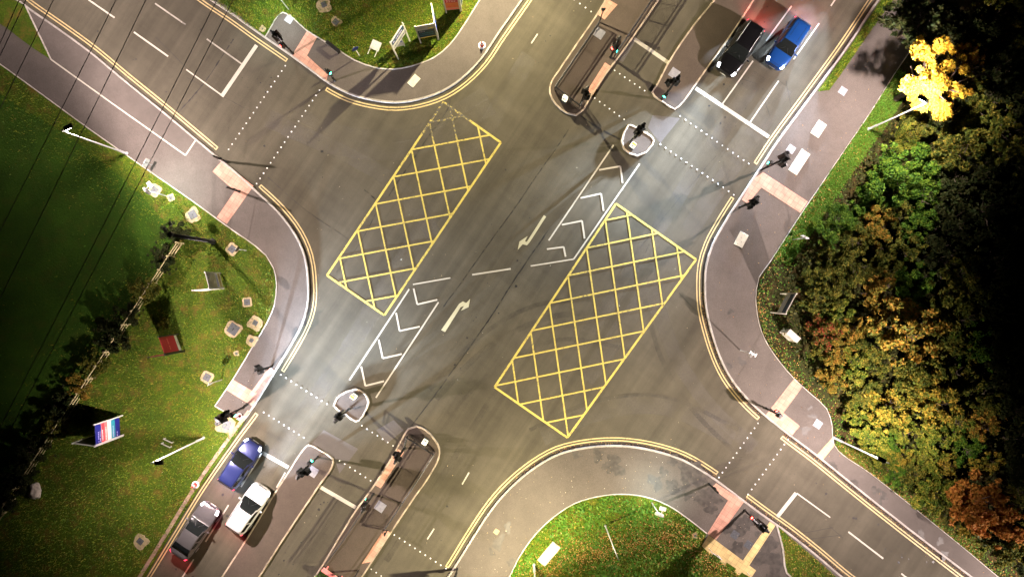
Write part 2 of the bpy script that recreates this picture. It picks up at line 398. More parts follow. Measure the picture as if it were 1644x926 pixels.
for q, mt in ((UPB, M['grass']), (DNB, grass_mat('verge_turf_dry', (.04, .045, .008), (.11, .10, .015), (.15, .08, .02), .9))): struct(polygon('grass', q, GZ+.006, mt))
def edging(pl, parent, wd=.085, z=GZ+.02):
    mb = MB(); ribbon(mb, pl, -wd/2, wd/2, z, z1=GZ-.05); return mb.build('edging', M['edging'], parent)
edging(WGd, pW); edging(NGd, pN, .1); edging(EGd, pE, .06); edging(SGd, pS, .09)
mb = MB()
for q in ([(42, 9), (84, 97), (84.2, 97.2)],): ribbon(mb, to_m(q), -.06, .06, GZ+.02)
ribbon(mb, to_m([(346, 651), (376, 668), (398, 668)]), -.05, .05, GZ+.021)
mb.build('edging', M['edging'], pW)
mb = MB(); ribbon(mb, to_m(dense([(1246, 841), (1256, 880), (1262, 918), (1275, 930)], 10)), -.07, .07, GZ+.02); mb.build('edging', M['edging'], pS)
# kerb-side strip on the W verge (bare stone margin)
mb = MB(); ribbon(mb, offset(to_m(dense([(405, 662), (376, 701), (320, 781), (273, 857), (228, 930)], 12)), -.12), -.28, 0, GZ+.006); mb.build('stone_margin', plain('verge_stone', (.34, .22, .17), .9, vary=.35, vscale=2), pW)
# cycle lane lines on the W footway
mb = MB(); Z = FT+.004
for a, b in (((84, 97), (190, 173)), ((190, 173), (299, 250)), ((299, 250), (315, 226))): line(mb, a, b, .11, Z)
mb.build('lane_line', M['white'], pW)

# tactile paving
def tact(pts, par, mat='tactile'): polygon('tactile_paving', to_m(pts), FT+.006, M[mat], par)
tact([(494.5, 49.5), (510, 60.5), (493.7, 90.5), (527, 121), (525, 130), (497, 112), (468.6, 91.5)], pN)
tact([(357, 259), (408, 299), (365, 360), (349, 349), (378, 307), (342, 276)], pW)
tact([(374.6, 608.5), (405.6, 626.5), (433.5, 588), (442, 594), (424, 624), (405.6, 651), (363.6, 625)], pW)
tact([(1224, 277), (1296, 324), (1284, 342), (1221.6, 301.6), (1199.7, 327), (1190, 321), (1210, 287)], pE)
tact([(1274, 607), (1288, 619), (1257, 662), (1283, 683), (1271, 698), (1228, 666)], pE)
tact([(1336, 701), (1338, 715), (1319, 738), (1309, 731)], pE, 'tactile_y')
tact([(1149, 774.5), (1194, 804), (1149, 865), (1135, 855), (1168, 802), (1142, 781.5)], pS)
tact([(1235, 836), (1244, 842), (1202, 906), (1192, 898)], pS, 'tactile_y')
polygon('buff_path', to_m([(1137, 857), (1213, 914), (1205, 926), (1190, 917), (1186, 922), (1178, 916), (1181, 911), (1166, 901), (1163, 906), (1155, 900), (1158, 895), (1145, 886), (1142, 890), (1126, 875)]), FT+.016, M['tactile_y'], pS)

# islands
def island(pts, mat=None, step=8):
    pl = to_m(dense(pts, step, True))
    o = polygon('traffic_island', pl, .125, mat or M['island'], z1=-.03); struct(o)
    area = sum(a[0]*b[1]-b[0]*a[1] for a, b in zip(pl, pl[1:]+pl[:1]))
    s = 1 if area > 0 else -1
    mb = MB(); ribbon(mb, pl, -.02*s, .11*s, .14, True, z1=-.03); mb.build('kerb', M['island_kerb'], o); return o
isA = island([(1590, -985), (972, 0), (957, 25), (927, 69), (897, 113), (884, 134), (882, 150), (892, 169), (910, 183), (925, 186), (936, 178), (952, 151), (982, 108), (1017, 60), (1056, 3), (1680, -985)])
isB = island([(1765, -985), (1148, -2), (1110, 45), (1073, 100), (1053, 138), (1046, 148), (1050, 156), (1066, 167), (1083, 177), (1090, 172), (1104, 155), (1118, 135), (1145, 97), (1173, 58), (1205, 9), (1825, -985)])
isC = island([(1008, 201), (1001, 213), (997, 227), (1001, 240), (1011, 248), (1023, 251.5), (1037, 246), (1047, 234), (1050, 226), (1046, 220), (1030, 210), (1013, 201)])
isD = island([(-230, 2035), (503, 928), (518, 905), (544, 862), (571, 818), (601, 777), (630, 731), (646, 702), (656, 687), (669, 683), (684, 689), (698, 704), (706, 718), (705, 735), (694, 757), (661, 805), (631, 850), (588, 916), (-150, 2035)])
isE = island([(-390, 2035), (355, 927), (411, 840), (437, 797), (463, 757), (491, 716), (496, 712), (516, 722), (535, 735), (536, 742), (511, 782), (461, 857), (416, 927), (-330, 2035)])
isF = island([(536, 651), (541, 638), (556, 627), (571, 623), (586, 630), (593, 645), (587, 661), (577, 675), (571, 676), (554, 664)])
M['tact_i'] = M['tactile']
for pts, par in (([(971, 101.5), (981, 108), (952, 153), (942, 147.5)], isA), ([(975, 0), (991, 9), (970, 33), (959, 25)], isA), ([(639.5, 719.5), (649, 725), (611.6, 782.5), (602.5, 777)], isD), ([(618, 847), (627, 853), (612, 878), (597, 900), (581.5, 903)], isD)):
    polygon('tactile_paving', to_m(pts), .130, M['tactile'], par)
def cover_sq(cx, cy, s, par, z, mat='cover_lt', rot=MAJ, s2=None):
    mb = MB(); x, y = P(cx, cy); mb.box((x, y, z), (s, s2 or s, .012), rot); mb.build('access_cover', M[mat], par)
for c, par, z in (((962, 55), isA, .128), ((1082, 119), isB, .128), ((611, 812), isD, .128), ((503, 756), isE, .128)): cover_sq(*c, .75, par, z)
for c, par, mt in (((1352, 147), pE, 'cover_lt'), ((1269, 240), pE, 'cover_lt'), ((1312, 680), pE, 'cover_lt'), ((465, 32), pN, 'cover_lt'), ((1179, 857), pS, 'cover'), ((1201, 873), pS, 'cover')): cover_sq(*c, .6, par, FT+.003, mt)
cover_sq(797, 852, .4, pS, FT+.003, 'concrete')

# ------------------------------------------------------------------ road markings (parts of the road)
MZ = .004
def dyellow(k, side, segs, par=road):
    """double yellow lines along the kerb between map-row limits"""
    pl = np.array(k); mb = MB()
    for lo, hi in segs:
        i0 = int(np.argmin(np.linalg.norm(pl-np.array(P(*lo)), axis=1))); i1 = int(np.argmin(np.linalg.norm(pl-np.array(P(*hi)), axis=1)))
        if i0 > i1: i0, i1 = i1, i0
        q = pl[i0:i1+1]
        for a in (.30, .52): ribbon(mb, q, -side*a, -side*(a+.095), MZ)
        for e in (0, -1):   # closing bar across the pair
            A, B = offset(q, -side*.30)[e], offset(q, -side*.605)[e]
            d = (q[1]-q[0]) if e == 0 else (q[-2]-q[-1]); d = d/np.linalg.norm(d)*.09
            mb.add([(*A, MZ+.002), (*B, MZ+.002), (*(B+d), MZ+.002), (*(A+d), MZ+.002)], [(0, 1, 2, 3)])
    mb.build('double_yellow_line', M['yellow_kerb'], par)
dyellow(WKd, -1, [((-1170, -880), (343, 246)), ((411, 305), (446, 591)), ((403, 660), (-500, 2010))])
dyellow(NKd, 1, [((-850, -840), (466, 90)), ((527, 134), (1640, -1190))])
dyellow(EKd, 1, [((2180, -1165), (1221, 266)), ((1184, 322), (1224, 665)), ((1262, 696), (3060, 2070))])
dyellow(SKd, -1, [((724, 916), (1149, 768)), ((1198, 805), (2750, 2005))])

def clipline(p, d, poly):
    t0, t1 = -1e9, 1e9; n = len(poly); area = sum(poly[i][0]*poly[(i+1) % n][1]-poly[(i+1) % n][0]*poly[i][1] for i in range(n))
    s = 1 if area > 0 else -1
    for i in range(n):
        a = np.array(poly[i], float); b = np.array(poly[(i+1) % n], float); e = b-a; nr = np.array([-e[1], e[0]])*s
        den = nr@d; num = nr@(a-p)
        if abs(den) < 1e-9:
            if num > 0: return None
            continue
        t = num/den
        if den > 0: t0 = max(t0, t)
        else: t1 = min(t1, t)
    return (p+d*t0, p+d*t1) if t1-t0 > 3 else None
def boxjunction(poly, base_h, dh, base_v, dv, step, n):
    mb = MB()
    for i in range(4): line(mb, poly[i], poly[(i+1) % 4], .17, MZ+.001)
    for base, d in ((base_h, dh), (base_v, dv)):
        for k in range(-n, n+1):
            p = np.array(base, float)+np.array(step, float)*k
            s = clipline(p, np.array(d, float)/np.linalg.norm(d), poly)
            if s: line(mb, tuple(s[0]), tuple(s[1]), .125, MZ+(0.004 if d is dv else .007))
    mb.build('box_junction', M['yellow'], road)
boxjunction([(525, 442), (617, 506), (804, 229), (712, 164)], (632, 284), (151, -28), (632, 284), (33, 149*1.02), (-28.7, 43.6), 14)
boxjunction([(989, 327), (1117.5, 416.5), (911, 702), (794, 621)], (942, 398), (111, -23), (942, 398), (15.5, 110), (-30, 44.3), 14)

mb = MB()                                       # white lines
for a, b, wd in [((142, 0), (184, 29), .13), ((215, 52), (270, 91), .13), ((299, 112), (357, 154), .11), ((-60, -142), (-20, -114), .13), ((60, -57), (102, -28), .13),
                 ((1333, 830), (1279, 791), .1), ((1362, 853), (1418, 896), .13), ((1447, 920), (1503, 963), .13),
                 ((1209, 98), (1160, 167), .11), ((1271, 10), (1230, 66), .11), ((1315, 38), (1274, 96), .11), ((1350, -14), (1334, 10), .11), ((1250, 130), (1204, 197), .11), ((1300, -33), (1340, -93), .11),
                 ((420, 729), (387, 781), .11), ((367, 810), (330, 869), .11), ((311, 897), (270, 962), .11), ((458, 758), (444, 782), .11),
                 ((863, 55), (853, 70), .1), ((753, 758), (742, 777), .1), ((697, 848), (686, 865), .1), ((900, -3), (910, -18), .1),
                 ((985, 233), (881, 386), .12), ((1027, 263), (921, 416), .12), ((921, 416), (852, 427), .11), ((820, 431.5), (758, 441), .13), ((723, 446), (663, 456.5), .11),
                 ((657, 464), (561, 610), .12), ((704, 485), (603.5, 638), .12)]: line(mb, a, b, wd, MZ)
mb.build('lane_line', M['white'], road)
mb = MB()
for a, b, wd in [((249, 6), (298, 40), .12), ((332, 63), (388, 103), .12)]: line(mb, a, b, wd, MZ)
mb.build('lane_line', M['white_worn'], road)
mb = MB()
for a, b in [((412, 73), (356, 155)), ((1117, 142), (1234, 220)), ((1018, 63), (1073, 101)), ((389, 708), (463, 750)), ((514, 781), (571, 814)), ((1278, 791), (1248, 829))]: line(mb, a, b, .3, MZ+.003)
mb.build('stop_line', M['white'], road)
for ap, a, b in [((996, 267), (962, 273), (999.5, 294)), ((965, 311), (932, 318), (969, 338.5)), ((934.5, 354.5), (902, 361), (938.5, 383)), ((905, 396.5), (878, 400), (908, 412)),
                 ((670, 488.5), (664, 463), (702, 481)), ((641.5, 531), (636, 502), (674, 524)), ((614.5, 575), (608, 545), (645, 568)), ((586.5, 619), (580, 588), (616.5, 611.5))]:
    mb = MB(); line(mb, ap, a, .135, MZ); line(mb, ap, b, .135, MZ+.003); mb.build('chevron_marking', M['white'], road)
def zpts(pts, o, k): return [(o[0]+x/k, o[1]+y/k) for x, y in pts]
polygon('turn_arrow', to_m(zpts([(1186, 266), (1211, 279), (1311, 120), (1332, 112), (1313, 142), (1362, 119), (1372, 66), (1347, 92), (1325, 83), (1302, 97)], (411, 463), 3.99)), MZ, M['arrow'], road)
polygon('turn_arrow', to_m(zpts([(205, 453), (219, 464), (112, 630), (96, 647), (68, 641), (37, 676), (48, 623), (101, 588), (83, 622), (95, 625)], (822, 232), 4)), MZ, M['arrow'], road)
def studs(a, b, sp=10.0):
    a = np.array(a, float); b = np.array(b, float); n = int(round(np.linalg.norm(b-a)/sp)); mb = MB()
    for i in range(n+1):
        x, y = P(*(a+(b-a)*i/n)); mb.lathe([(.06, .001), (.055, .012), (.03, .018)], 8, (x, y, 0))
    mb.build('crossing_studs', M['signwhite'], road)
for a, b in [((458, 106), (367, 240)), ((513, 145), (412, 295)), ((987, 113.5), (1035, 146)), ((1092, 187), (1202, 263)), ((955, 158), (1002, 192)), ((1060, 232), (1178, 313)), ((922, 0), (949, 19)), ((895, -20), (922, 0)),
             ((451, 601), (525, 648)), ((581, 683), (631, 715)), ((423.5, 661.5), (488, 702)), ((545, 739), (595, 771)), ((633, 858), (716, 912)), ((596, 913), (660, 957)), ((1217, 679), (1154, 766)), ((1265, 705), (1201, 793))]: studs(a, b)
def wobbly(name, pts, wd, mat, amp=.06, n=40, z=MZ-.002, par=road):
    mb = MB(); pl = np.array(to_m(dense(pts, 4)))
    off = np.cumsum(RNG.normal(0, amp, len(pl))*.35); off -= np.linspace(0, off[-1], len(pl))
    nr = offset(pl, 1)-pl; c = pl+nr*off[:, None]*.4; ww = 1.5*wd*(.35+1.0*RNG.random(len(pl))**2)
    A = c+nr*ww[:, None]; B = c-nr*ww[:, None]; k = len(pl)
    keep = RNG.random(k-1) > .12
    mb.add([(x, y, z) for x, y in A]+[(x, y, z) for x, y in B], [(i, i+k, i+k+1, i+1) for i in range(k-1) if keep[i]])
    mb.build(name, mat, par)
for q, wd in [([(925, 190), (897, 232), (862, 284), (830, 332), (790, 385), (734, 463), (712, 492)], .022), ([(880, 370), (822, 455), (780, 520), (735, 584), (690, 645), (661, 683)], .03),
              ([(932, 186), (962, 206), (995, 224)], .045), ([(720, 150), (723, 163), (680, 232), (640, 290), (622, 318)], .028), ([(540, 437), (575, 395), (605, 340)], .012), ([(585, 305), (606, 323)], .02),
              ([(300, 125), (411, 183)], .01), ([(377, 60), (330, 130), (285, 182)], .03), ([(1010, 420), (1080, 330), (1150, 250)], .012), ([(1000, 470), (1060, 360)], .01), ([(430, 285), (500, 345), (560, 385)], .014)]:
    wobbly('road_seam', q, wd, M['seam'])
# tyre polish and scrub marks along the turning paths
def tyremat(name, col, amt):
    m, n, l, b = new_mat(name); tc = n.new('ShaderNodeTexCoord').outputs['Object']; b.inputs['Base Color'].default_value = (*col, 1); b.inputs['Roughness'].default_value = .6
    f = noise(n, l, tc, .35, 4); g = noise(n, l, tc, 6, 5); l.new(mix(n, l, 1, ramp(n, l, f, [(.38, 0.0), (.62, amt)]), ramp(n, l, g, [(.3, .4), (.7, 1.0)]), 'MULTIPLY'), b.inputs['Alpha']); return m
M['scrub'] = tyremat('tyre_scrub', (.03, .027, .025), .32); M['polish'] = tyremat('tyre_polish', (.15, .135, .115), .4)
for i, (q, mt) in enumerate([([(700, 640), (780, 560), (880, 510), (960, 500)], 'scrub'), ([(690, 625), (770, 540), (860, 490), (950, 480)], 'scrub'), ([(720, 665), (800, 590), (900, 545), (1010, 560)], 'scrub'), ([(870, 700), (960, 660), (1060, 650), (1180, 700)], 'polish'),
     ([(1050, 470), (1080, 560), (1130, 640), (1210, 720)], 'polish'), ([(1035, 480), (1062, 575), (1110, 655), (1190, 735)], 'scrub'), ([(470, 180), (560, 215), (660, 215), (780, 150)], 'polish'), ([(430, 190), (540, 235), (650, 240), (790, 170)], 'polish'), ([(455, 205), (560, 250), (640, 300), (700, 380)], 'polish'),
     ([(850, 690), (950, 645), (1060, 635), (1190, 690)], 'scrub'), ([(560, 560), (640, 430), (760, 240), (850, 90)], 'polish'), ([(900, 600), (1000, 455), (1100, 300), (1220, 120)], 'polish'), ([(940, 610), (1040, 470), (1140, 320), (1260, 140)], 'polish'), ([(380, 830), (470, 690), (560, 560)], 'polish'), ([(620, 900), (700, 780), (800, 620)], 'scrub')]):
    mb = MB(); pl = to_m(dense(q, 12)); wd = .16+.14*RNG.random() if mt == 'scrub' else .5+.3*RNG.random()
    ribbon(mb, pl, -wd, wd, .0012+.0001*i); mb.build('tyre_mark', M[mt], road)
# oil drips and specks in the lanes
mb = MB()
for _ in range(260):
    u = RNG.random(2); base = [((905, -10), (690, 900)), ((1230, 0), (1120, 250)), ((1290, 0), (1150, 270)), ((60, 0), (420, 240)), ((330, 30), (560, 300)), ((430, 700), (300, 930)), ((390, 690), (270, 930)), ((1250, 740), (1480, 920)), ((1320, 780), (1560, 930)), ((700, 640), (900, 300)), ((520, 780), (440, 926))][int(RNG.integers(11))]
    c = np.array(base[0])+(np.array(base[1])-np.array(base[0]))*u[0]+RNG.normal(0, 14, 2); x, y = P(*c); r = .03+.09*RNG.random()**3
    k = 7; mb.add([(x+r*(.6+.6*RNG.random())*math.cos(6.283*i/k), y+r*(.6+.6*RNG.random())*math.sin(6.283*i/k), .0034) for i in range(k)], [tuple(range(k))])
mb.build('oil_spots', M['seam'], road)
mb = MB()
for a, b in [((1285, 856), (1338, 846)), ((1298, 865), (1352, 858)), ((1331, 843), (1353, 863)), ((1226, 158), (1236, 186)), ((1248, 128), (1262, 138)), ((1262, 130), (1270, 172)), ((1185, 125), (1215, 135)), ((372, 800), (378, 786)), ((250, 60), (300, 110)), ((1090, 470), (1118, 500))]: line(mb, a, b, .025, .0036)
mb.build('loop_cuts', M['seam'], road)
# trench reinstatement patches
for q in ([(604, 690), (632, 674), (648, 690), (621, 712)], [(500, 712), (520, 690), (575, 720), (545, 760), (537, 736)], [(1048, 185), (1092, 190), (1060, 230), (1040, 205)], [(985, 92), (1016, 62), (1022, 64), (1000, 100)]):
    polygon('road_patch', to_m(q), .002, M['patch'], road)
# silt in the channel
for k, side, lo, hi in ((WKd, -1, (448, 340), (486, 521)), (EKd, 1, (1150, 380), (1224, 665)), (SKd, -1, (838, 762), (1147, 767)), (EKd, 1, (1262, 696), (1558, 926)), (SKd, -1, (1198, 805), (1353, 925)), (EKd, 1, (1420, -20), (1250, 222))):
    pl = np.array(k); i0 = int(np.argmin(np.linalg.norm(pl-np.array(P(*lo)), axis=1))); i1 = int(np.argmin(np.linalg.norm(pl-np.array(P(*hi)), axis=1)))
    if i0 > i1: i0, i1 = i1, i0
    q = pl[i0:i1+1]; mb = MB(); n = len(q)
    A = offset(q, -side*.012); wd = .1+.16*RNG.random(n); nr = offset(q, -side)-q; B = q+nr*wd[:, None]
    mb.add([(x, y, .003) for x, y in A]+[(x, y, .003) for x, y in B], [(i, i+1, n+i+1, n+i) if side > 0 else (i, n+i, n+i+1, i+1) for i in range(n-1)]); mb.build('gutter_silt', M['darkpatch'], road)
# footway stains (spills, damp)
def blot(cx, cy, r, par, z, mat, n=22):
    ph = RNG.random(5)*6.28; x, y = P(cx, cy); pts = []
    sx = .6+.8*RNG.random(); rot = RNG.random()*3.14
    for i in range(n):
        t = 6.283*i/n; k = r*(1+.3*math.sin(2*t+ph[0])+.22*math.sin(3*t+ph[1])+.18*math.sin(5*t+ph[2])+.12*math.sin(8*t+ph[3]))
        a, b = k*math.cos(t)*sx, k*math.sin(t); pts.append((x+a*math.cos(rot)-b*math.sin(rot), y+a*math.sin(rot)+b*math.cos(rot)))
    polygon('footway_stain', pts, z, mat, par)
M['damp'] = plain('damp_stain', (.055, .047, .04), .6, vary=.35, vscale=3)
zz = FT+.0035
for i, (cx, cy, r) in enumerate([(987, 745, .5), (975, 750, .35), (960, 729, .35), (925, 728, .35), (1052, 773, .45), (1078, 779, .35), (1093, 786, .4), (1105, 795, .3), (1080, 738, .3), (1105, 752, .5), (1120, 765, .55), (1135, 790, .5), (1128, 800, .4), (1140, 812, .4), (1100, 770, .3), (1065, 757, .25), (1155, 830, .25), (1150, 800, .3)]): blot(cx, cy, r*1.25, pS, zz+i*.00012, M['damp'])
for i, (cx, cy, r) in enumerate([(1305, 668, .3), (1292, 690, .3), (1300, 654, .2), (1338, 747, .4), (1372, 775, .35), (1405, 786, .3), (1418, 795, .35), (1412, 804, .2), (1478, 856, .25), (1508, 868, .3), (1515, 890, .35), (1170, 587, .3), (1190, 580, .3), (1172, 500, .25)]): blot(cx, cy, r, pE, zz+i*.00015, M['damp'])
for i, (cx, cy, r) in enumerate([(1195, 840, .7), (1212, 828, .4), (1172, 850, .5), (1180, 880, .5), (1230, 880, .8), (1243, 905, .6), (1215, 895, .5), (1238, 930, .5), (1222, 860, .4), (815, 845, .3), (800, 870, .35), (790, 885, .25), (820, 900, .25)]): blot(cx, cy, r*1.25, pS, zz+i*.00012, M['damp'])

# ------------------------------------------------------------------ street lamps (these light the place)
def lamp_data(name, watts, back, col=(1, .82, .76), cut=(.15, .42)):
    """road lantern: wide batwing beam, shielded behind"""
    L = bpy.data.lights.new(name, 'POINT'); L.energy = watts; L.color = col; L.shadow_soft_size = .13
    L.use_nodes = True; n = L.node_tree.nodes; l = L.node_tree.links; em = n['Emission']
    tc = n.new('ShaderNodeTexCoord'); sp = n.new('ShaderNodeSeparateXYZ'); l.new(tc.outputs['Normal'], sp.inputs[0])
    def mth(op, a, b=None, c=None):
        x = n.new('ShaderNodeMath'); x.operation = op
        for i, v in enumerate((a, b, c)):
            if v is None: continue
            if isinstance(v, (int, float)): x.inputs[i].default_value = v
            else: l.new(v, x.inputs[i])
        return x.outputs[0]
    def smooth(v, a, b, lo, hi):
        x = n.new('ShaderNodeMapRange'); x.interpolation_type = 'SMOOTHSTEP'; l.new(v, x.inputs[0])
        for i, q in enumerate((a, b, lo, hi)): x.inputs[i+1].default_value = q
        return x.outputs[0]
    c = mth('MULTIPLY', sp.outputs[2], -1)
    f = mth('POWER', mth('MAXIMUM', c, .2), -1.15)
    f = mth('MULTIPLY', f, smooth(c, cut[0], cut[1], 0, 1))
    bk = smooth(c, .25, .75, back*.02, back); fw = smooth(sp.outputs[0], -.4, .15, 0, 1)
    f = mth('MULTIPLY', f, mth('MULTIPLY_ADD', fw, mth('SUBTRACT', 1, bk), bk))
    l.new(f, em.inputs['Strength']); return L
def street_lamp(base, fwd, label, watts, back, h=7.55, col=(1, .82, .77), head_off=.45, post_mat='galv'):
    x, y = P(*base); t = empty('street_lamp', (x, y, FT), math.atan2(-(fwd[1]-base[1]), fwd[0]-base[0]))
    tag(t, label, 'street lamp', 'street lamps around the junction')
    mb = MB(); mb.lathe([(.13, 0), (.13, .05), (.085, .06), (.085, 1.2), (.06, 1.25), (.05, h-.1), (.055, h-.05), (.045, h)], 12); mb.build('pole', M[post_mat], t, True)
    mb = MB(); mb.tube((0, 0, h-.05), (head_off-.15, 0, h+.05), .035); mb.build('bracket', M[post_mat], t)
    mb = MB(); mb.box((head_off+.12, 0, h+.07), (.62, .30, .09), bev=.03); hd = mb.build('lamp_head', M['lumcase'], t)
    mb = MB(); mb.box((head_off+.0, 0, h-.02), (.42, .26, .09), bev=.03); mb.build('lamp_lens', M['lampface'], hd)
    mb = MB(); mb.box((.0, .088, 1.0), (.09, .01, .5)); mb.build('access_door', M['galv'], t)
    L = lamp_data('lamp_light', watts, back, col); lo = bpy.data.objects.new('lamp_light', L); link(lo, t); lo.location = (head_off+.0, 0, h-.22)
    return t
C0 = (822, 463)
street_lamp((205, 247), (420, 150), 'grey street lamp column at the grass edge beside the footway, below the overhead wires', LAMP_W, .12)
street_lamp((328, 702), (423, 692), 'street lamp column on the left verge beside the dark navy car', LAMP_W*1.05, .6)
street_lamp((1393, 208), (1180, 100), 'street lamp whose head glares on the golden tree at the wood edge', LAMP_W*1.05, .9)
street_lamp((1338, 702), (1130, 600), 'street lamp column beside the buff tactile strip at the foot of the wood', LAMP_W*1.05, .85)
street_lamp((783, -48), (900, 120), 'street lamp column on the top footway beyond the estate boards', LAMP_W*1.35, .12, col=(1, .86, .56))
street_lamp((110, -88), (180, 20), 'street lamp column beyond the top edge on the upper left road', LAMP_W*.4, .2)
street_lamp((1655, 985), (1590, 1060), 'street lamp column beyond the bottom right corner', LAMP_W*1.0, .9)
street_lamp((857, 905), (760, 760), 'street lamp column rising from the weedy bank beside the pale concrete slab', LAMP_W*1.35, .12, col=(1, .86, .56))

# ------------------------------------------------------------------ traffic signals
def signal(base, h, heads, label, lit=None, cat='traffic light', box=True, par_z=FT):
    """heads: (heading in degrees, distance from pole, side offset, lit colour or None)"""
    x, y = P(*base); t = empty('traffic_light', (x, y, par_z)); tag(t, label, cat, 'traffic signals of the junction')
    mb = MB(); mb.lathe([(.12, 0), (.12, .04), (.085, .06), (.078, h-.1), (.07, h)], 12); mb.build('pole', M['steel_dark'], t, True)
    for ang, d, zt, kind, litc in heads:
        a = R(ang); f = Vector((math.cos(a), math.sin(a), 0)); s = Vector((-f.y, f.x, 0))
        c = f*d
        n = 3 if kind == 'veh' else 2; hh = .32*n
        mb = MB(); mb.box((c.x, c.y, zt-hh/2), (.22, .32, hh), a, bev=.03)
        if kind == 'veh':
            b = c-f*.12; mb.box((b.x, b.y, zt-hh/2), (.02, .60, hh+.26), a)
        hd = mb.build('signal_head', M['steel_dark'], t)
        for zq in (zt-.2, zt-hh+.15): MB().tube((0, 0, zq), (c.x, c.y, zq), .03, n=6).build('bracket', M['steel_dark'], t)
        for i in range(n):
            zc = zt-.16-.32*i; o = c+f*.112
            mt = M['loff']
            if litc == 'red' and i == 0: mt = M['lred']
            if litc == 'green' and i == n-1: mt = M['lgreen']
            mb = MB(); mb.tube((o.x, o.y, zc), (o.x+f.x*.02, o.y+f.y*.02, zc), .1, n=14); mb.build('lens', mt, hd)
            if kind == 'ped': continue
            vs = []; fs = []; k = 9                     # visor: half tube
            for j in range(k):
                tt = math.pi*(j/(k-1)*1.3-.15)
                for e, rr in ((0, .115), (.2 if 1 < j < k-2 else .1, .115)):
                    p = o+f*e+s*(rr*math.cos(tt)); vs.append((p.x, p.y, zc+rr*math.sin(tt)))
            for j in range(k-1): fs.append((2*j, 2*j+1, 2*j+3, 2*j+2))
            meshobj('visor', vs, fs, M['steel_dark'], hd)
    if box:
        mb = MB(); a = R(heads[0][0] if heads else 0); mb.box((.1*math.cos(a), .1*math.sin(a), 1.15), (.14, .17, .34), a, bev=.02); bx = mb.build('push_button_box', M['steel_dark'], t)
        mb = MB(); mb.box((.178*math.cos(a), .178*math.sin(a), 1.12), (.012, .06, .06), a); mb.build('button', M['grey'], bx)
    return t
sgn = signal
sgn((471, 87), 4.2, [(-36, .2, 4.2, 'veh', None), (144, .2, 3.9, 'veh', None), (-130, .2, 2.4, 'ped', 'red')], 'tall signal post with a red light at the kerb beside the top footway paving')
sgn((538, 130), 2.6, [(-30, .16, 2.55, 'ped', 'green')], 'short crossing post with a green light at the kerb bend of the top footway')
sgn((385, 308), 2.3, [], 'short dark post on the pink paving of the left footway', box=True)
sgn((364, 260), 2.4, [], 'thin dark post at the upper corner of the left pink paving')
sgn((391, 654), 4.3, [(-124, .2, 4.3, 'veh', 'green'), (-124, .45, 3.9, 'veh', None), (60, .2, 3.9, 'veh', None), (-40, .2, 2.5, 'ped', 'green')], 'signal post with four lit-up heads on the left kerb above the dark navy car')
sgn((437, 588), 3.0, [(-50, .17, 2.9, 'ped', None), (120, .17, 3.0, 'veh', None)], 'signal post with one dark head at the top tip of the left pink paving')
sgn((561, 656), 3.4, [(-124, .2, 3.4, 'veh', None), (60, .2, 3.2, 'veh', None)], 'single-head signal post on the small rounded refuge by the lower bollard', par_z=.12)
sgn((511, 733), 4.3, [(-124, .2, 4.3, 'veh', None), (-124, .48, 3.9, 'veh', None), (-35, .25, 4.0, 'veh', None), (60, .2, 2.6, 'ped', 'green')], 'three-headed signal post at the tip of the lower median island', par_z=.12)
sgn((650, 718), 3.3, [(-120, .2, 3.3, 'veh', None), (150, .18, 3.0, 'veh', None)], 'signal post at the inner top corner of the lower railed island', par_z=.12)
sgn((600, 792), 3.1, [(-120, .2, 3.1, 'veh', None), (150, .16, 2.3, 'ped', 'green')], 'signal post beside the stop line on the lower railed island', par_z=.12)
sgn((932, 168), 3.3, [(60, .2, 3.3, 'veh', None), (-30, .18, 2.9, 'veh', None)], 'signal post at the rounded end of the upper railed island', par_z=.12)
sgn((980, 93), 3.3, [(60, .2, 3.3, 'veh', 'red'), (-150, .16, 2.4, 'ped', 'red'), (-30, .16, 2.2, 'ped', 'green')], 'signal post with red and green lights between the rails of the upper island', par_z=.12)
sgn((1062, 160), 4.4, [(56, .25, 4.4, 'veh', None), (56, .5, 3.9, 'veh', None), (145, .3, 4.0, 'veh', None), (-124, .3, 2.3, 'ped', 'green')], 'three-headed signal post at the end of the upper median island', par_z=.12)
sgn((1012, 228), 4.2, [(56, .22, 4.3, 'veh', None), (-124, .2, 3.6, 'veh', None)], 'signal post on the small rounded refuge by the upper bollard', par_z=.12)
sgn((1222, 273), 4.6, [(56, .2, 4.6, 'veh', None), (56, .45, 4.2, 'veh', None), (-60, .25, 4.2, 'veh', None), (150, .2, 2.5, 'ped', 'green')], 'tall signal post casting a long shadow from the right footway, by the long concrete slab')
sgn((1187, 333), 3.4, [(56, .2, 3.4, 'veh', None), (-110, .2, 3.1, 'veh', None)], 'lower signal post at the foot of the right pink paving')
sgn((1229, 655), 2.7, [(120, .16, 2.6, 'ped', 'red'), (-50, .16, 2.6, 'ped', None)], 'crossing post with a red light on the right footway, beneath the wood')
sgn((1138, 776), 2.3, [], 'thin dark post at the left end of the bottom pink paving')
sgn((1195, 818), 4.0, [(-36, .2, 4.0, 'veh', None), (144, .2, 2.4, 'ped', 'red'), (150, .2, 3.6, 'veh', None)], 'signal post with a red light on the stained bottom footway')
sgn((734, 912), 3.2, [(-120, .2, 3.2, 'veh', None)], 'signal post at the bottom edge of the photo beside the cut pink paving')

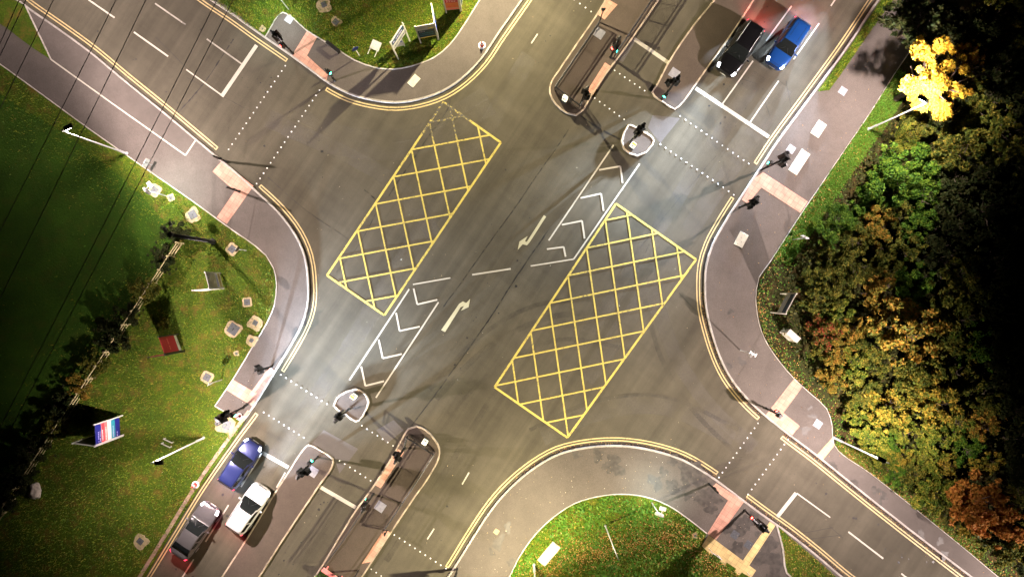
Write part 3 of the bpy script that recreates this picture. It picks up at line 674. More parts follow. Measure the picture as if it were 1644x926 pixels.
# ------------------------------------------------------------------ guard rails on the islands
def guardrail(pts, label, h=1.05):
    pl = [Vector((*P(*q), .125)) for q in pts]; t = empty('guard_railing', pl[0]); o = pl[0]; tag(t, label, 'railing', 'pedestrian guard rails on the islands')
    top, bot, bars = MB(), MB(), MB(); posts = []
    for a, b in zip(pl[:-1], pl[1:]):
        a = a-o; b = b-o; d = b-a; L = d.length; n = max(1, round(L/2.0)); u = d.normalized()
        top.tube(a+Vector((0, 0, h)), b+Vector((0, 0, h)), .045, n=8); bot.tube(a+Vector((0, 0, .12)), b+Vector((0, 0, .12)), .032, n=6)
        bot.tube(a+Vector((0, 0, h-.14)), b+Vector((0, 0, h-.14)), .03, n=6)
        for i in range(n+1): posts.append(a+d*(i/n))
        k = int(L/.115)
        for i in range(1, k): p = a+d*(i/k); bars.tube(p+Vector((0, 0, .12)), p+Vector((0, 0, h-.14)), .019, n=4, cap=False)
    top.build('top_rail', M['rail'], t); bot.build('inner_rails', M['rail'], t); bars.build('infill_bars', M['rail'], t)
    done = []
    for p in posts:
        if any((p-q).length < .2 for q in done): continue
        done.append(p); mb = MB(); mb.tube(p, p+Vector((0, 0, h+.02)), .034, n=8); mb.build('post', M['rail'], t)
guardrail([(960, 43), (890, 146), (929, 176), (936, 163)], 'railing round the left side and rounded end of the upper island')
guardrail([(985, 94), (1011, 56), (1046, 3), (1090, -65)], 'railing along the right kerb of the upper island, beside the parked signal post')
guardrail([(652, 713), (656, 697), (699, 724), (672, 767), (619, 846)], 'railing round the top end and right side of the lower island')
guardrail([(588, 812), (555, 861), (524, 902)], 'railing along the left kerb of the lower island')
x, y = P(962, 37); t = empty('marker_post', (x, y, .125)); tag(t, 'dark post at the corner of the upper island railing, beside the pink paving', 'post')
mb = MB(); mb.lathe([(.06, 0), (.05, .05), (.05, 2.5), (.03, 2.55)], 10); mb.build('pole', M['steel_dark'], t, True); mb = MB(); mb.box((0, .05, 2.3), (.3, .05, .4), bev=.01); mb.build('sign_plate', M['steel_dark'], t)
for (px, py), h, lb in (((622, 850), 1.1, 'short dark post at the lower end of the railing on the lower island'), ((576, 914), 1.6, 'dark post by the red-lit planter wall on the lower island')):
    x, y = P(px, py); t = empty('marker_post', (x, y, .125)); tag(t, lb, 'post'); mb = MB(); mb.lathe([(.07, 0), (.05, .05), (.05, h), (.03, h+.03)], 10); mb.build('pole', M['steel_dark'], t, True)
    mb = MB(); mb.box((0, .06, h-.2), (.16, .1, .3), bev=.02); mb.build('push_button_box', M['steel_dark'], t)
# low planter wall, its red light painted in, and planting at the foot of the lower island
a, b = Vector((*P(521, 907), .12)), Vector((*P(553, 929), .12)); d = b-a; t = empty('planter_wall', a, math.atan2(d.y, d.x)); tag(t, 'low planter wall, red light in its colour, across the lower island at the bottom edge', 'barrier')
L = d.length; mb = MB(); mb.box((L/2, 0, .55), (L, .34, .12), bev=.02); mb.build('board', M['barrier'], t)
for k in (.15, .85): mb = MB(); mb.box((L*k, 0, .26), (.1, .4, .5), bev=.02); mb.build('foot', M['barrier'], t)

# ------------------------------------------------------------------ keep-left bollards, cones
def bollard(p, rz, label, amber):
    t = empty('traffic_bollard', (*P(*p), .125), rz); tag(t, label, 'bollard', 'lit keep-left bollards on the islands')
    mb = MB(); mb.box((0, 0, .04), (.42, .5, .08), bev=.03); mb.build('base', M['steel_dark'], t)
    mb = MB(); mb.box((0, 0, .56), (.26, .40, .94), bev=.07); s = mb.build('shell', M['bollard'], t)
    mb = MB()
    if amber: mb.box((.03, 0, 1.04), (.16, .36, .02)); mb.build('amber_band', M['bollard_o'], s)
    mb = MB(); mb.tube((.132, 0, .72), (.14, 0, .72), .15, n=18); pl = mb.build('sign_disc', M['blue'], t)
    mb = MB(); mb.box((.143, 0, .72), (.006, .05, .2), M=Matrix.Rotation(R(45), 4, 'X')); mb.box((.143, .06, .66), (.006, .14, .04)); mb.build('arrow', M['signwhite'], pl)
bollard((906, 162), R(-124), 'white lit bollard at the rounded end of the upper railed island', False)
bollard((1014, 236), R(-124), 'amber topped bollard on the small rounded refuge of the upper road', True)
bollard((571, 634), R(56), 'amber topped bollard on the small rounded refuge of the lower road', True)
bollard((684, 706), R(56), 'white lit bollard at the rounded end of the lower railed island', False)
def cone(p, label, s=1.0, lean=None, z=FT):
    t = empty('traffic_cone', (*P(*p), z)); tag(t, label, 'traffic cone')
    if lean: t.rotation_euler = lean
    mb = MB(); mb.lathe([(.30*s, 0), (.30*s, .03), (.24*s, .05), (.2*s, .06)], 20); mb.build('base', M['signwhite'] if not lean else M['red'], t)
    for z0, z1, m in ((.06, .30, 'red'), (.302, .5, 'signwhite'), (.502, .74, 'red')):
        f = lambda q: (.19-.155*(q/.74))*s
        mb = MB(); mb.lathe([(f(z0), z0*s), (f(z1), z1*s)], 20); mb.build('cone_band', M[m], t, True)
cone((774, 74), 'red and white cone standing on the top footway near the kerb bend', 1.0)
cone((315, 777), 'red and white cone on the verge beside the kerb, left of the cars', 1.0)
cone((385, 668), 'red cone at the kerb below the left signal post', .9)

# ------------------------------------------------------------------ estate boards and other signs
def vboard(base0, base1, z0, z1, label, bands, second=None, name='advert_board', rows=(), mat='board_white', frame=None, posts_in=False):
    """upright board on two posts between two ground points; bands: (v0, v1, material) bottom to top"""
    a = Vector((*P(*base0), 0)); b = Vector((*P(*base1), 0)); d = b-a; L = d.length
    t = empty(name, (a.x, a.y, GZ), math.atan2(d.y, d.x)); tag(t, label, 'sign board', None)
    fr = M[frame or mat]
    def panel(x0, y0, ang, L, bands, rows):
        Mr = Matrix.Translation((x0, y0, 0)) @ Matrix.Rotation(ang, 4, 'Z')
        def bx(c, s, m, nm, par):
            mb = MB(); mb.box(Mr @ Vector(c), s, ang, bev=.004 if min(s) > .02 else 0); return mb.build(nm, m, par)
        for k in (0, L): bx((k, 0, (z1+.08)/2), (.09, .09, z1+.08), fr, 'post', t)
        pn = bx((L/2, 0, (z0+z1)/2), (L-.06, .045, z1-z0), fr, 'panel', t)
        for v0, v1, m in bands:
            zz0, zz1 = z0+(z1-z0)*v0, z0+(z1-z0)*v1
            bx((L/2, 0, (zz0+zz1)/2), (L-.12, .057, zz1-zz0), M[m], 'colour_panel', pn)
        for u0, u1, v0, v1, m in rows:                 # unreadable lines of lettering, as runs of strokes
            zz0, zz1 = z0+(z1-z0)*v0, z0+(z1-z0)*v1; mb = MB(); x = u0*L
            nst = 0
            while x < u1*L or nst < 3:
                nst += 1; wd = (zz1-zz0)*(.35+.5*random.random()); mb.box(Mr @ Vector((x+wd/2, 0, (zz0+zz1)/2)), (wd, .063, (zz1-zz0)*(.7+.3*random.random())), ang); x += wd*1.35
                if random.random() < .15: x += wd
            mb.build('lettering', M[m], pn)
    panel(0, 0, 0, L, bands, rows)
    if second:
        c = Vector((*P(*second[0]), 0)); e = Vector((*P(*second[1]), 0)); ang = math.atan2((e-c).y, (e-c).x)-math.atan2(d.y, d.x)
        q = Matrix.Rotation(-math.atan2(d.y, d.x), 4, 'Z') @ (c-a); panel(q.x, q.y, ang, (e-c).length, second[2], second[3] if len(second) > 3 else ())
    return t
vboard((676, 70), (704, 65), .9, 3.2, 'V-shaped board with navy lower panel and yellow disc on the top verge', [(.0, .05, 'syellow'), (.06, .62, 'darkblue')],
       ((704.8, 64), (700.5, 36), [(.06, .6, 'blue')]), rows=[(.12, .5, .5, .57, 'lav'), (.12, .8, .36, .41, 'teal'), (.12, .85, .22, .27, 'teal'), (.15, .55, .8, .86, 'grey'), (.62, .85, .66, .78, 'syellow')])
vboard((717, 22), (739.5, 20), .5, 3.1, 'board with red and orange panel at the top edge, right end of the top verge', [(.14, .5, 'orange'), (.5, .95, 'crimson'), (.02, .12, 'coral')],
       ((741, 19), (746, -10), [(.1, .9, 'darkblue')]), rows=[(.15, .8, .66, .74, 'signwhite'), (.15, .7, .55, .59, 'signwhite'), (.2, .8, .22, .28, 'sred')])
vboard((640, 96), (658.5, 67.5), 1.9, 3.5, 'silver board with dark lettered panel on tall legs on the top verge', [(.1, .36, 'grey'), (.5, .88, 'darkblue')], rows=[(.12, .8, .62, .74, 'lav'), (.15, .8, .17, .26, 'darkblue')], mat='grey', frame='board_white')
vboard((634, 79), (650, 75), .2, 1.3, 'low white board with blue corner tucked behind the silver board', [(.65, .95, 'blue')], mat='signwhite')
t = empty('fallen_board', (*P(604, 75), GZ), R(-24)); tag(t, 'small blank white board fallen flat on the top verge with its legs out', 'sign board')
MB().box((0, 0, .1), (.78, .72, .04), M=Matrix.Rotation(R(6), 4, 'X'), bev=.01).build('panel', M['board_white'], t)
for k in (-.3, .3): MB().box((k-.02, -.6, .055), (.06, .55, .05), bev=.01).build('leg', M['board_white'], t)
vboard((200, 697), (198.5, 666), .5, 3.5, 'striped navy, red, white and teal board on the dark left verge', [(0, .2, 'navy'), (.2, .36, 'teal'), (.38, .5, 'signwhite'), (.52, .64, 'coral'), (.64, .76, 'sred'), (.77, 1, 'navy')],
       ((199, 698.5), (166, 694), [(.05, .95, 'steel_dark')]), rows=[(.1, .55, .86, .9, 'lav'), (.1, .62, .8, .83, 'lav'), (.12, .6, .7, .74, 'signwhite'), (.08, .7, .56, .6, 'signwhite'), (.1, .7, .26, .3, 'lav'), (.08, .35, .1, .14, 'lav')])
vboard((297, 562), (287.5, 536), .4, 2.9, 'dark red board with white lower strip among the left verge grass', [(.02, .16, 'signwhite'), (.17, 1, 'crimson')], ((298, 563.5), (272, 567), [(.4, .98, 'sred')]), mat='steel_dark',
       rows=[(.2, .8, .58, .64, 'coral'), (.25, .7, .74, .77, 'sred'), (.4, .6, .06, .11, 'grey')])
vboard((361, 462), (355, 438.5), .2, 2.6, 'cream board with blue print on the left verge under the black pole', [(.05, .2, 'concrete'), (.24, .38, 'lav'), (.42, .98, 'slab')], ((361, 463.5), (336, 466), [(.3, .95, 'board_white')]), rows=[(.1, .8, .28, .33, 'blue'), (.6, .85, .85, .92, 'navy')])
vboard((1236, 501), (1252, 471), 1.3, 2.9, 'grey arrow board on two legs at the wood edge above the white cabinet', [(.1, .4, 'grey'), (.5, .9, 'darkblue')], mat='slab', rows=[(.15, .8, .2, .28, 'board_white')])

def post_sign(p, h, rz, label, shape, post='galv', z=GZ, extra=None, cat='road sign', r=.3, mat='signwhite', name='road_sign'):
    t = empty(name, (*P(*p), z), rz); tag(t, label, cat)
    mb = MB(); mb.lathe([(.05, 0), (.04, .03), (.038, h), (.03, h+.02)], 10); mb.build('post', M[post], t, True)
    if shape == 'disc': mb = MB(); mb.tube((.045, 0, h-r), (.06, 0, h-r), r, n=24); mb.build('sign_plate', M[mat], t)
    if shape == 'disc2':
        mb = MB(); mb.tube((.045, 0, h-r), (.06, 0, h-r), r, n=24); mb.build('sign_plate', M[mat], t)
        mb = MB(); mb.tube((-.06, 0, h-r), (-.045, 0, h-r), r, n=24); mb.build('sign_plate', M[mat], t)
    if shape == 'plate': mb = MB(); mb.box((.055, 0, h-r), (.02, r*2.2, r*2), bev=.005); mb.build('sign_plate', M[mat], t)
    if extra: extra(t)
    return t
post_sign((578, 91), 1.9, R(-60), 'small blue round sign on a pale post beside the fallen white board', 'disc', r=.28, mat='blue', post='board_white')
post_sign((357, 609), 2.2, R(-60), 'thin sign post beside the buff-edged cover on the left verge', 'disc', r=.3, mat='grey')
post_sign((396, 402), 2.0, R(-30), 'small sign post by the dark square cover below the left footway', 'disc', r=.24, mat='steel_dark')
post_sign((245, 265), 1.0, R(150), 'small white sign post at the left footway edge under the wires', 'plate', r=.3, z=FT)
post_sign((1188, 562), 2.7, R(150), 'white signs on a post on the bare right footway, with a round shadow', 'disc2', r=.3, z=FT, extra=lambda t: (MB().box((0, 0, 2.72), (.5, .12, .05), R(0), bev=.01).build('sign_hood', M['signwhite'], t), MB().box((.25, 0, 2.71), (.08, .3, .05), bev=.01).build('sign_hood', M['signwhite'], t), MB().box((-.25, 0, 2.71), (.08, .3, .05), bev=.01).build('sign_hood', M['signwhite'], t)))
post_sign((1272, 385), 2.3, R(60), 'thin sign post in the grass edge below the right pink paving', 'plate', r=.25)
def lit_sign(p, h, rz, label, watts):
    t = post_sign(p, h, rz, label, 'disc2', r=.34, mat='signwhite')
    mb = MB(); mb.tube((0, 0, h), (.55, 0, h+.12), .025); mb.build('lamp_arm', M['galv'], t)
    mb = MB(); mb.box((.6, 0, h+.1), (.3, .5, .09), bev=.03); hd = mb.build('lamp_head', M['signwhite'], t)
    L = bpy.data.lights.new('sign_light', 'SPOT'); L.energy = watts; L.color = (.85, 1, .92); L.spot_size = R(125); L.spot_blend = .9; L.shadow_soft_size = .12
    lo = bpy.data.objects.new('sign_light', L); link(lo, t); lo.location = (.62, 0, h-.05); lo.rotation_euler = (0, R(-12), 0)
SIGN_W = 1000
lit_sign((272, 316), 3.4, R(40), 'white double-disc sign lighting the grass beside the left footway', SIGN_W)
lit_sign((464, 16), 3.3, R(-125), 'floodlit sign post at the top edge lighting the grass and grey footway corner', SIGN_W*.9)
lit_sign((1046, 806), 3.0, R(75), 'floodlit sign post lighting the weeds at the bottom footway bend', SIGN_W*.9)
# plain tall columns
def column(p, h, r, mat, label, top=None):
    t = empty('pole', (*P(*p), GZ)); tag(t, label, 'pole')
    mb = MB(); mb.lathe([(r*1.6, 0), (r*1.6, .12), (r, .16), (r*.75, h)], 12); mb.build('shaft', M[mat], t, True)
    if top: top(t)
def cctv(t):
    h = 6.4
    mb = MB(); mb.lathe([(.1, h), (.22, h+.05), (.22, h+.2), (.08, h+.3)], 14); mb.build('pole_cap', M['steel_dark'], t)
    mb = MB(); mb.tube((0, 0, h+.1), (.1, .7, h+.3), .03); mb.build('bracket', M['steel_dark'], t)
    for q in ((.1, .75, h+.3), (-.3, .35, h+.2)):
        mb = MB(); mb.box(q, (.2, .34, .16), R(30), bev=.04); mb.build('camera_housing', M['grey'], t)
column((343, 388), 6.4, .16, 'steel_dark', 'tall black camera pole at the end of the timber fence', cctv)
column((971, 842), 6.6, .05, 'galv', 'slender grey pole standing in the weedy bottom bank')

# ------------------------------------------------------------------ covers, slabs, cabinet and litter in the verges
def hatch(c, s, rot, label, ragged=.12, inner=.5, cov='cover', mat='concrete'):
    t = empty('access_cover', (*P(*c), GZ), rot); tag(t, label, 'manhole cover', 'access covers in the verges')
    n = 20; vs = []; pts = []
    for i in range(n):
        a = 6.283*i/n; k = s/2/max(abs(math.cos(a)), abs(math.sin(a)), .78)*(1-ragged*.8*(.5+.5*math.sin(2.3*a+s*9)*math.cos(a*1.0+s*5))-.06*random.random()); pts.append((k*math.cos(a), k*math.sin(a)))
    vs = [(x, y, -.02) for x, y in pts]+[(x, y, .05) for x, y in pts]
    fs = [(i, (i+1) % n, n+(i+1) % n, n+i) for i in range(n)]+[tuple(range(n, 2*n))]
    meshobj('surround', vs, fs, M[mat], t)
    mb = MB(); mb.box((0, 0, .056), (s*inner, s*inner*1.05, .02), bev=.004); cv = mb.build('cover_plate', M[cov], t)
    mb = MB(); mb.box((0, 0, .067), (s*inner*.08, s*inner*.3, .008)); mb.build('lifting_slot', M['steel_dark'], cv)
TX = R(33)
for a in [((250, 306), 1.0, -.6, 'pale framed cover lit white beside the lit double-disc sign', .05, .5), ((276, 318), .65, .3, 'small pale cover just below the lit double-disc sign', .25, .4), ((311, 345), 1.4, .5, 'ragged concrete cover in the grass left of the pink paving', .5, .45),
          ((374, 400), .95, -.7, 'square cover with cream frame at the foot of the black pole shadow', .05, .55), ((398, 485), .8, .1, 'small square cover with cream frame by the left footway bend', .08, .6), ((376, 528), 1.45, -.6, 'largest worn cover on the left verge', .35, .55),
          ((411, 518), 1.25, -.5, 'cream slab cover touching the inner edge of the left footway', .3, .3), ((405, 546), 1.0, -.5, 'cream cover at the footway edge below the slab cover', .4, .3), ((381, 567), .5, .2, 'tiny worn cover in the grass by the left footway', .4, .4),
          ((334, 605), 1.0, -.5, 'framed cover next to the thin sign post on the left verge', .08, .55), ((365, 681), 1.7, -.3, 'bright ragged cover under the left signal heads', .35, .4), ((227, 867), 1.35, .9, 'ragged concrete cover on the verge left of the grey car', .45, .35),
          ((521, 9), 1.4, .4, 'rough stone cover in the grass at the top edge', .45, .3), ((540, 37), .9, .9, 'half-buried cover in the top verge below the rough stone one', .5, .5), ((423, 48), .55, .8, 'small pale slab beside the kerb end of the top verge', .3, .2),
          ((1115, 858), .5, .1, 'mossy yellow cover in the weeds left of the buff path', .3, .3)]: hatch(*a)
def slab(c, d, rot, label, z=FT, mat='slab', h=.05, holes=4):
    t = empty('concrete_slab', (*P(*c), z), rot); tag(t, label, 'concrete slab')
    mb = MB(); mb.box((0, 0, h/2), (d[0], d[1], h), bev=.012); sl = mb.build('slab_top', M[mat], t)
    mb = MB()
    for i in range(holes): mb.tube((d[0]*((i+.5)/holes-.5), d[1]*.12*(-1)**i, h), (d[0]*((i+.5)/holes-.5), d[1]*.12*(-1)**i, h+.004), .03, n=8)
    if holes: mb.build('lifting_holes', M['cover'], sl)
slab((1282, 261), (2.0, .8), R(57), 'long pale slab in the right footway beside the tall signal post')
slab((1313, 208), (1.25, .75), R(57), 'pale slab in the upper right footway, nearest the dark tree shadow')
slab((1189, 385), (1.15, .75), R(62), 'pale slab in the right footway above the bare bend')
slab((665, 131), (.95, .6), R(50), 'pale slab in the top footway bend', holes=1)
slab((881, 887), (1.95, .8), R(50), 'long pale slab on the weedy bottom bank', z=GZ, h=.1, holes=0)
# cabinet
t = empty('utility_cabinet', (*P(1262, 537), GZ), R(-42)); tag(t, 'pale grey utility cabinet at the wood edge on the right bend', 'cabinet')
mb = MB(); mb.box((0, 0, .04), (1.15, .5, .08)); mb.build('plinth', M['slab'], t)
mb = MB(); mb.box((0, 0, .66), (1.05, .42, 1.16), bev=.02); body = mb.build('body', plain('cabinet_paint', (.5, .5, .47), .5, vary=.1), t)
mb = MB(); mb.box((0, 0, 1.27), (1.12, .48, .05), bev=.015); mb.build('roof', M['slab'], t)
for k in (-.26, .26): mb = MB(); mb.box((k, -.215, .66), (.5, .012, 1.05)); dr = mb.build('door', M['slab'], t); mb = MB(); mb.box((k*.2, -.225, .7), (.03, .012, .12)); mb.build('handle', M['cover'], dr)
# pale boulder by the fence
bm = bmesh.new(); bmesh.ops.create_icosphere(bm, subdivisions=4, radius=1)
from mathutils import noise as mn
for v in bm.verts:
    k = 1+.28*mn.noise(v.co*1.5)+.12*mn.noise(v.co*4+Vector((3, 1, 2))); v.co = Vector((v.co.x*.5*k, v.co.y*.62*k, max(-.05, v.co.z*.42*k)))
me = bpy.data.meshes.new('boulder'); bm.to_mesh(me); bm.free(); me.materials.append(M['rock'])
for p in me.polygons: p.use_smooth = True
o = link(bpy.data.objects.new('boulder', me)); o.location = (*P(60, 787), GZ); tag(o, 'pale boulder lying beside the lower end of the timber fence', 'boulder')
# low timber frame beside the lamp
t = empty('timber_trestle', (*P(272, 709), GZ), R(-25)); tag(t, 'small low pale timber trestle on the verge left of the lamp column', 'trestle')
for c, s in (((0, .2, .3), (.8, .07, .07)), ((0, -.2, .3), (.8, .07, .07))): MB().box(c, s, bev=.008).build('rail', M['board_white'], t)
for c in ((-.36, .2), (.36, .2), (-.36, -.2), (.36, -.2)): MB().box((*c, .13), (.07, .06, .27)).build('leg', M['board_white'], t)
# litter bin-like bench on the top footway edge
t = empty('handrail', (*P(1137, 878), FT), R(-36)); tag(t, 'short grey handrail at the head of the buff path', 'handrail')
for k in (0, .9): MB().tube((k, 0, 0), (k, 0, .95), .025).build('post', M['galv'], t)
MB().tube((-.05, 0, .95), (.95, 0, .95), .03).build('rail', M['galv'], t)
t = empty('handrail', (*P(1199, 917), FT), R(-36)); tag(t, 'short grey handrail at the bottom edge of the buff path', 'handrail')
for k in (0, .9): MB().tube((k, 0, 0), (k, 0, .95), .025).build('post', M['galv'], t)
MB().tube((-.05, 0, .95), (.95, 0, .95), .03).build('rail', M['galv'], t)
t = empty('bench', (*P(537, 79), FT), R(-38)); tag(t, 'small dark bench at the grass edge of the top footway', 'bench')
MB().box((0, 0, .45), (1.3, .3, .05), bev=.01).build('seat', M['steel_dark'], t)
for k in (-.55, .55): MB().box((k, 0, .21), (.07, .28, .42)).build('leg', M['steel_dark'], t)

# ------------------------------------------------------------------ timber fence
F0, F1 = Vector((*P(296, 391), GZ)), Vector((*P(-2, 842), GZ)); d = F1-F0; n = 21
t = empty('timber_fence', F0, math.atan2(d.y, d.x)); tag(t, 'three-rail timber fence running down the dark left field', 'fence')
L = d.length
def bar(z):
    mb = MB(); m = 42
    for i in range(m):
        a, b = L*i/m, L*(i+1)/m; mb.box(((a+b)/2, .05, z+.012*math.sin(i*1.7)), (b-a+.01, .04, .1), bev=.006)
    mb.build('rail', M['wood'], t)
for z in (.35, .75, 1.12): bar(z)
for i in range(n+1): MB().box((L*i/n, 0, .6), (.11, .11, 1.25), bev=.01).build('post', M['wood'], t)

# ------------------------------------------------------------------ overhead wires
def wire(p0, p1, z, label, r=.024):
    k = (p0[1]-p1[1])/(p0[0]-p1[0]); a = Vector((*P(p0[0]+700, p0[1]+700*k, z), z+2)); b = Vector((*P(p1[0]-700, p1[1]-700*k, z), z+2))
    mb = MB(); prev = None
    for i in range(41):
        s = i/40; q = a.lerp(b, s)-Vector((0, 0, 8*s*(1-s)))
        if prev is not None: mb.tube(prev, q, r, n=5, cap=False)
        prev = q
    o = mb.build('overhead_wire', M['steel_dark']); tag(o, label, 'wire', 'overhead power lines at the top left')
for p0, p1, lb in (((375, 0), (136, 463), 'overhead wire furthest right, passing over the small white sign'), ((349, 0), (115, 463), 'second overhead wire from the right'), ((235, 0), (20, 440), 'overhead wire passing just right of the lamp head at the left'), ((187, 0), (0, 372), 'overhead wire passing just left of the lamp head at the left'),
                   ((86, 0), (0, 175), 'overhead wire crossing the grass wedge at the top left corner'), ((42, 0), (0, 90), 'overhead wire nearest the top left corner but one'), ((31, 0), (0, 70), 'overhead wire nearest the top left corner')): wire(p0, p1, 12, lb)

# ------------------------------------------------------------------ cars
def beam_light(k):
    """dipped beam: strongest just under the horizon, weaker towards the ground in front of the car"""
    L = bpy.data.lights.new('headlight_beam', 'SPOT'); L.energy = 190000*k; L.color = (.66, .80, 1.0); L.spot_size = R(64); L.spot_blend = .7; L.shadow_soft_size = .05
    L.use_nodes = True; n = L.node_tree.nodes; l = L.node_tree.links; tc = n.new('ShaderNodeTexCoord'); sp = n.new('ShaderNodeSeparateXYZ'); l.new(tc.outputs['Normal'], sp.inputs[0])
    mr = n.new('ShaderNodeMapRange'); l.new(sp.outputs[1], mr.inputs[0])
    for i, q in enumerate((-.01, -.05, 0, 1)): mr.inputs[i+1].default_value = q
    ab = n.new('ShaderNodeMath'); ab.operation = 'MULTIPLY'; ab.inputs[1].default_value = -1; l.new(sp.outputs[1], ab.inputs[0])
    mx = n.new('ShaderNodeMath'); mx.operation = 'MAXIMUM'; mx.inputs[1].default_value = .045; l.new(ab.outputs[0], mx.inputs[0])
    dv = n.new('ShaderNodeMath'); dv.operation = 'DIVIDE'; dv.inputs[0].default_value = .045; l.new(mx.outputs[0], dv.inputs[1])
    pw = n.new('ShaderNodeMath'); pw.operation = 'POWER'; pw.inputs[1].default_value = 2.7; l.new(dv.outputs[0], pw.inputs[0])
    ml = n.new('ShaderNodeMath'); ml.operation = 'MULTIPLY'; l.new(pw.outputs[0], ml.inputs[0]); l.new(mr.outputs[0], ml.inputs[1]); l.new(ml.outputs[0], n['Emission'].inputs['Strength'])
    return L
def smoothcurve(xs, ys):
    xs = np.array(xs, float); ys = np.array(ys, float); m = np.gradient(ys, xs)
    def f(t):
        i = int(np.clip(np.searchsorted(xs, t)-1, 0, len(xs)-2)); h = xs[i+1]-xs[i]; u = np.clip((t-xs[i])/h, 0, 1)
        return float((2*u**3-3*u*u+1)*ys[i]+(u**3-2*u*u+u)*h*m[i]*.6+(-2*u**3+3*u*u)*ys[i+1]+(u**3-u*u)*h*m[i+1]*.6)
    return f
def make_car(p, heading, label, L, Wd, Ht, paintm, kind='hatch', roof=None, rear_lit=True, head_lit=True, ribs=0, group='cars queuing at the stop lines', lamp=1.0, rails=False, tail=60, glassm=None, clear=0):
    x, y = P(*p); t = empty('car', (x, y, 0), R(heading)); tag(t, label, 'car', group)
    hw = Wd/2; belt = .62*Ht if kind != 'suv' else .64*Ht
    wf = smoothcurve([0, .02, .07, .18, .35, .65, .82, .93, .98, 1], [.74*hw, .84*hw, .93*hw, .98*hw, hw, hw, .98*hw, .90*hw, .78*hw, .62*hw])
    zb0 = .24
    if kind == 'saloon':
        zf = smoothcurve([0, .02, .10, .2, .3, .66, .78, .92, .98, 1], [.62*Ht, .70*Ht, .735*Ht, .72*Ht, .66*Ht, belt, .62*Ht, .53*Ht, .46*Ht, .40*Ht]); tb, tr, tf, tw = .10, .27, .52, .72
    elif kind == 'suv':
        zf = smoothcurve([0, .02, .10, .3, .68, .78, .92, .98, 1], [.56*Ht, .63*Ht, belt, belt, belt, .62*Ht, .57*Ht, .50*Ht, .44*Ht]); tb, tr, tf, tw = .015, .10, .54, .735
    else:
        zf = smoothcurve([0, .02, .10, .3, .68, .78, .92, .98, 1], [.52*Ht, .60*Ht, belt, belt, belt, .60*Ht, .52*Ht, .45*Ht, .38*Ht]); tb, tr, tf, tw = .015, .12, .52, .74
    S = [-1, -.93, -.8, -.62, -.5, -.42, -.32, -.16, 0, .16, .32, .42, .5, .62, .8, .93, 1]
    def Bp(tt, s):
        wv = wf(tt); zt = zf(tt); q = abs(s); e = max(0, abs(tt-.5)-.44)/.06
        zb = zb0+.10*e
        ks = [0, .16, .32, .42, .5, .62, .8, .93, 1]
        ys = [0, .40, .74, .90, .955, .985, 1.0, .985, .88]
        zs = [zt+.035, zt+.03, zt+.012, zt-.02, zt-.085, zt-.2*(zt-zb), zb+.38*(zt-zb), zb+.12, zb]
        return Vector(((tt-.5)*L-(.012*L if tt > .9 else 0)*(s*s)*0, math.copysign(np.interp(q, ks, ys)*wv, s), float(np.interp(q, ks, zs))))
    T = [0, .01, .03, .06, .1, .15, .2, .26, .32, .4, .5, .6, .68, .74, .8, .86, .91, .945, .97, .987, 1]
    vs = [Bp(a, s) for a in T for s in S]; m = len(S)
    fs = [(i*m+j, i*m+j+1, (i+1)*m+j+1, (i+1)*m+j) for i in range(len(T)-1) for j in range(m-1)]
    fs = [f[::-1] for f in fs]
    fs += [tuple(range(m)), tuple(range((len(T)-1)*m+m-1, (len(T)-1)*m-1, -1))]
    meshobj('body', vs, fs, paintm, t, True)
    # cabin
    zr = smoothcurve([tb, (tb+tr)/2+.005, tr, (tr+tf)/2, tf, (tf+tw)/2, tw], [zf(tb)+.01, (zf(tb)+Ht)/2+.06, Ht-.035, Ht, Ht-.03, (zf(tw)+Ht)/2+.03, zf(tw)+.02])
    def Cp(tt, s, off=0.0):
        z1 = zr(tt); z0 = zf(tt)-.04; wb = wf(tt)*.925; k = min(1, max(0, (z1-z0)/(Ht-belt))); wr = wb*(1-.20*k)
        q = abs(s); ks = [0, .25, .48, .6, .68, .76, 1]; ys = [0, .45*wr, .82*wr, .95*wr, wr, wr+.06*(wb-wr), wb]; dz = z1-z0
        zs = [z1+.025*k, z1+.02*k, z1, z1-.02*k, z1-.06*k, z1-.15*dz, z0]
        return Vector(((tt-.5)*L, math.copysign(float(np.interp(q, ks, ys)), s), float(np.interp(q, ks, zs))))
    TC = list(np.linspace(tb, tr, 6))+list(np.linspace(tr, tf, 8))[1:]+list(np.linspace(tf, tw, 7))[1:]
    SC = [-1, -.88, -.76, -.68, -.6, -.48, -.25, 0, .25, .48, .6, .68, .76, .88, 1]; m = len(SC)
    vs = [Cp(a, s) for a in TC for s in SC]
    fs = [(i*m+j, (i+1)*m+j, (i+1)*m+j+1, i*m+j+1) for i in range(len(TC)-1) for j in range(m-1)]
    meshobj('roof', vs, fs, roof or paintm, t, True)
    def patch(name, fn, t0, t1, s0, s1, mat, par=t, nt=9, ns=9, off=.007, round_=0):
        vs = []
        for i in range(nt):
            for j in range(ns):
                a = t0+(t1-t0)*i/(nt-1); u = -1+2*j/(ns-1); s = s0+(s1-s0)*j/(ns-1)
                if round_: a = a+round_*(1-u*u)*(1 if t1 > t0 else -1)*(i/(nt-1))
                e = .004; pa = fn(a, s); du = fn(a+e, s)-fn(a-e, s); dv = fn(a, s+e)-fn(a, s-e); n_ = du.cross(dv)
                n_ = n_.normalized() if n_.length > 1e-9 else Vector((0, 0, 1))
                if n_.dot(pa-Vector((pa.x*.8, 0, .4*Ht))) < 0: n_ = -n_
                vs.append(pa+n_*off)
        fs = [(i*ns+j, i*ns+j+1, (i+1)*ns+j+1, (i+1)*ns+j) for i in range(nt-1) for j in range(ns-1)]
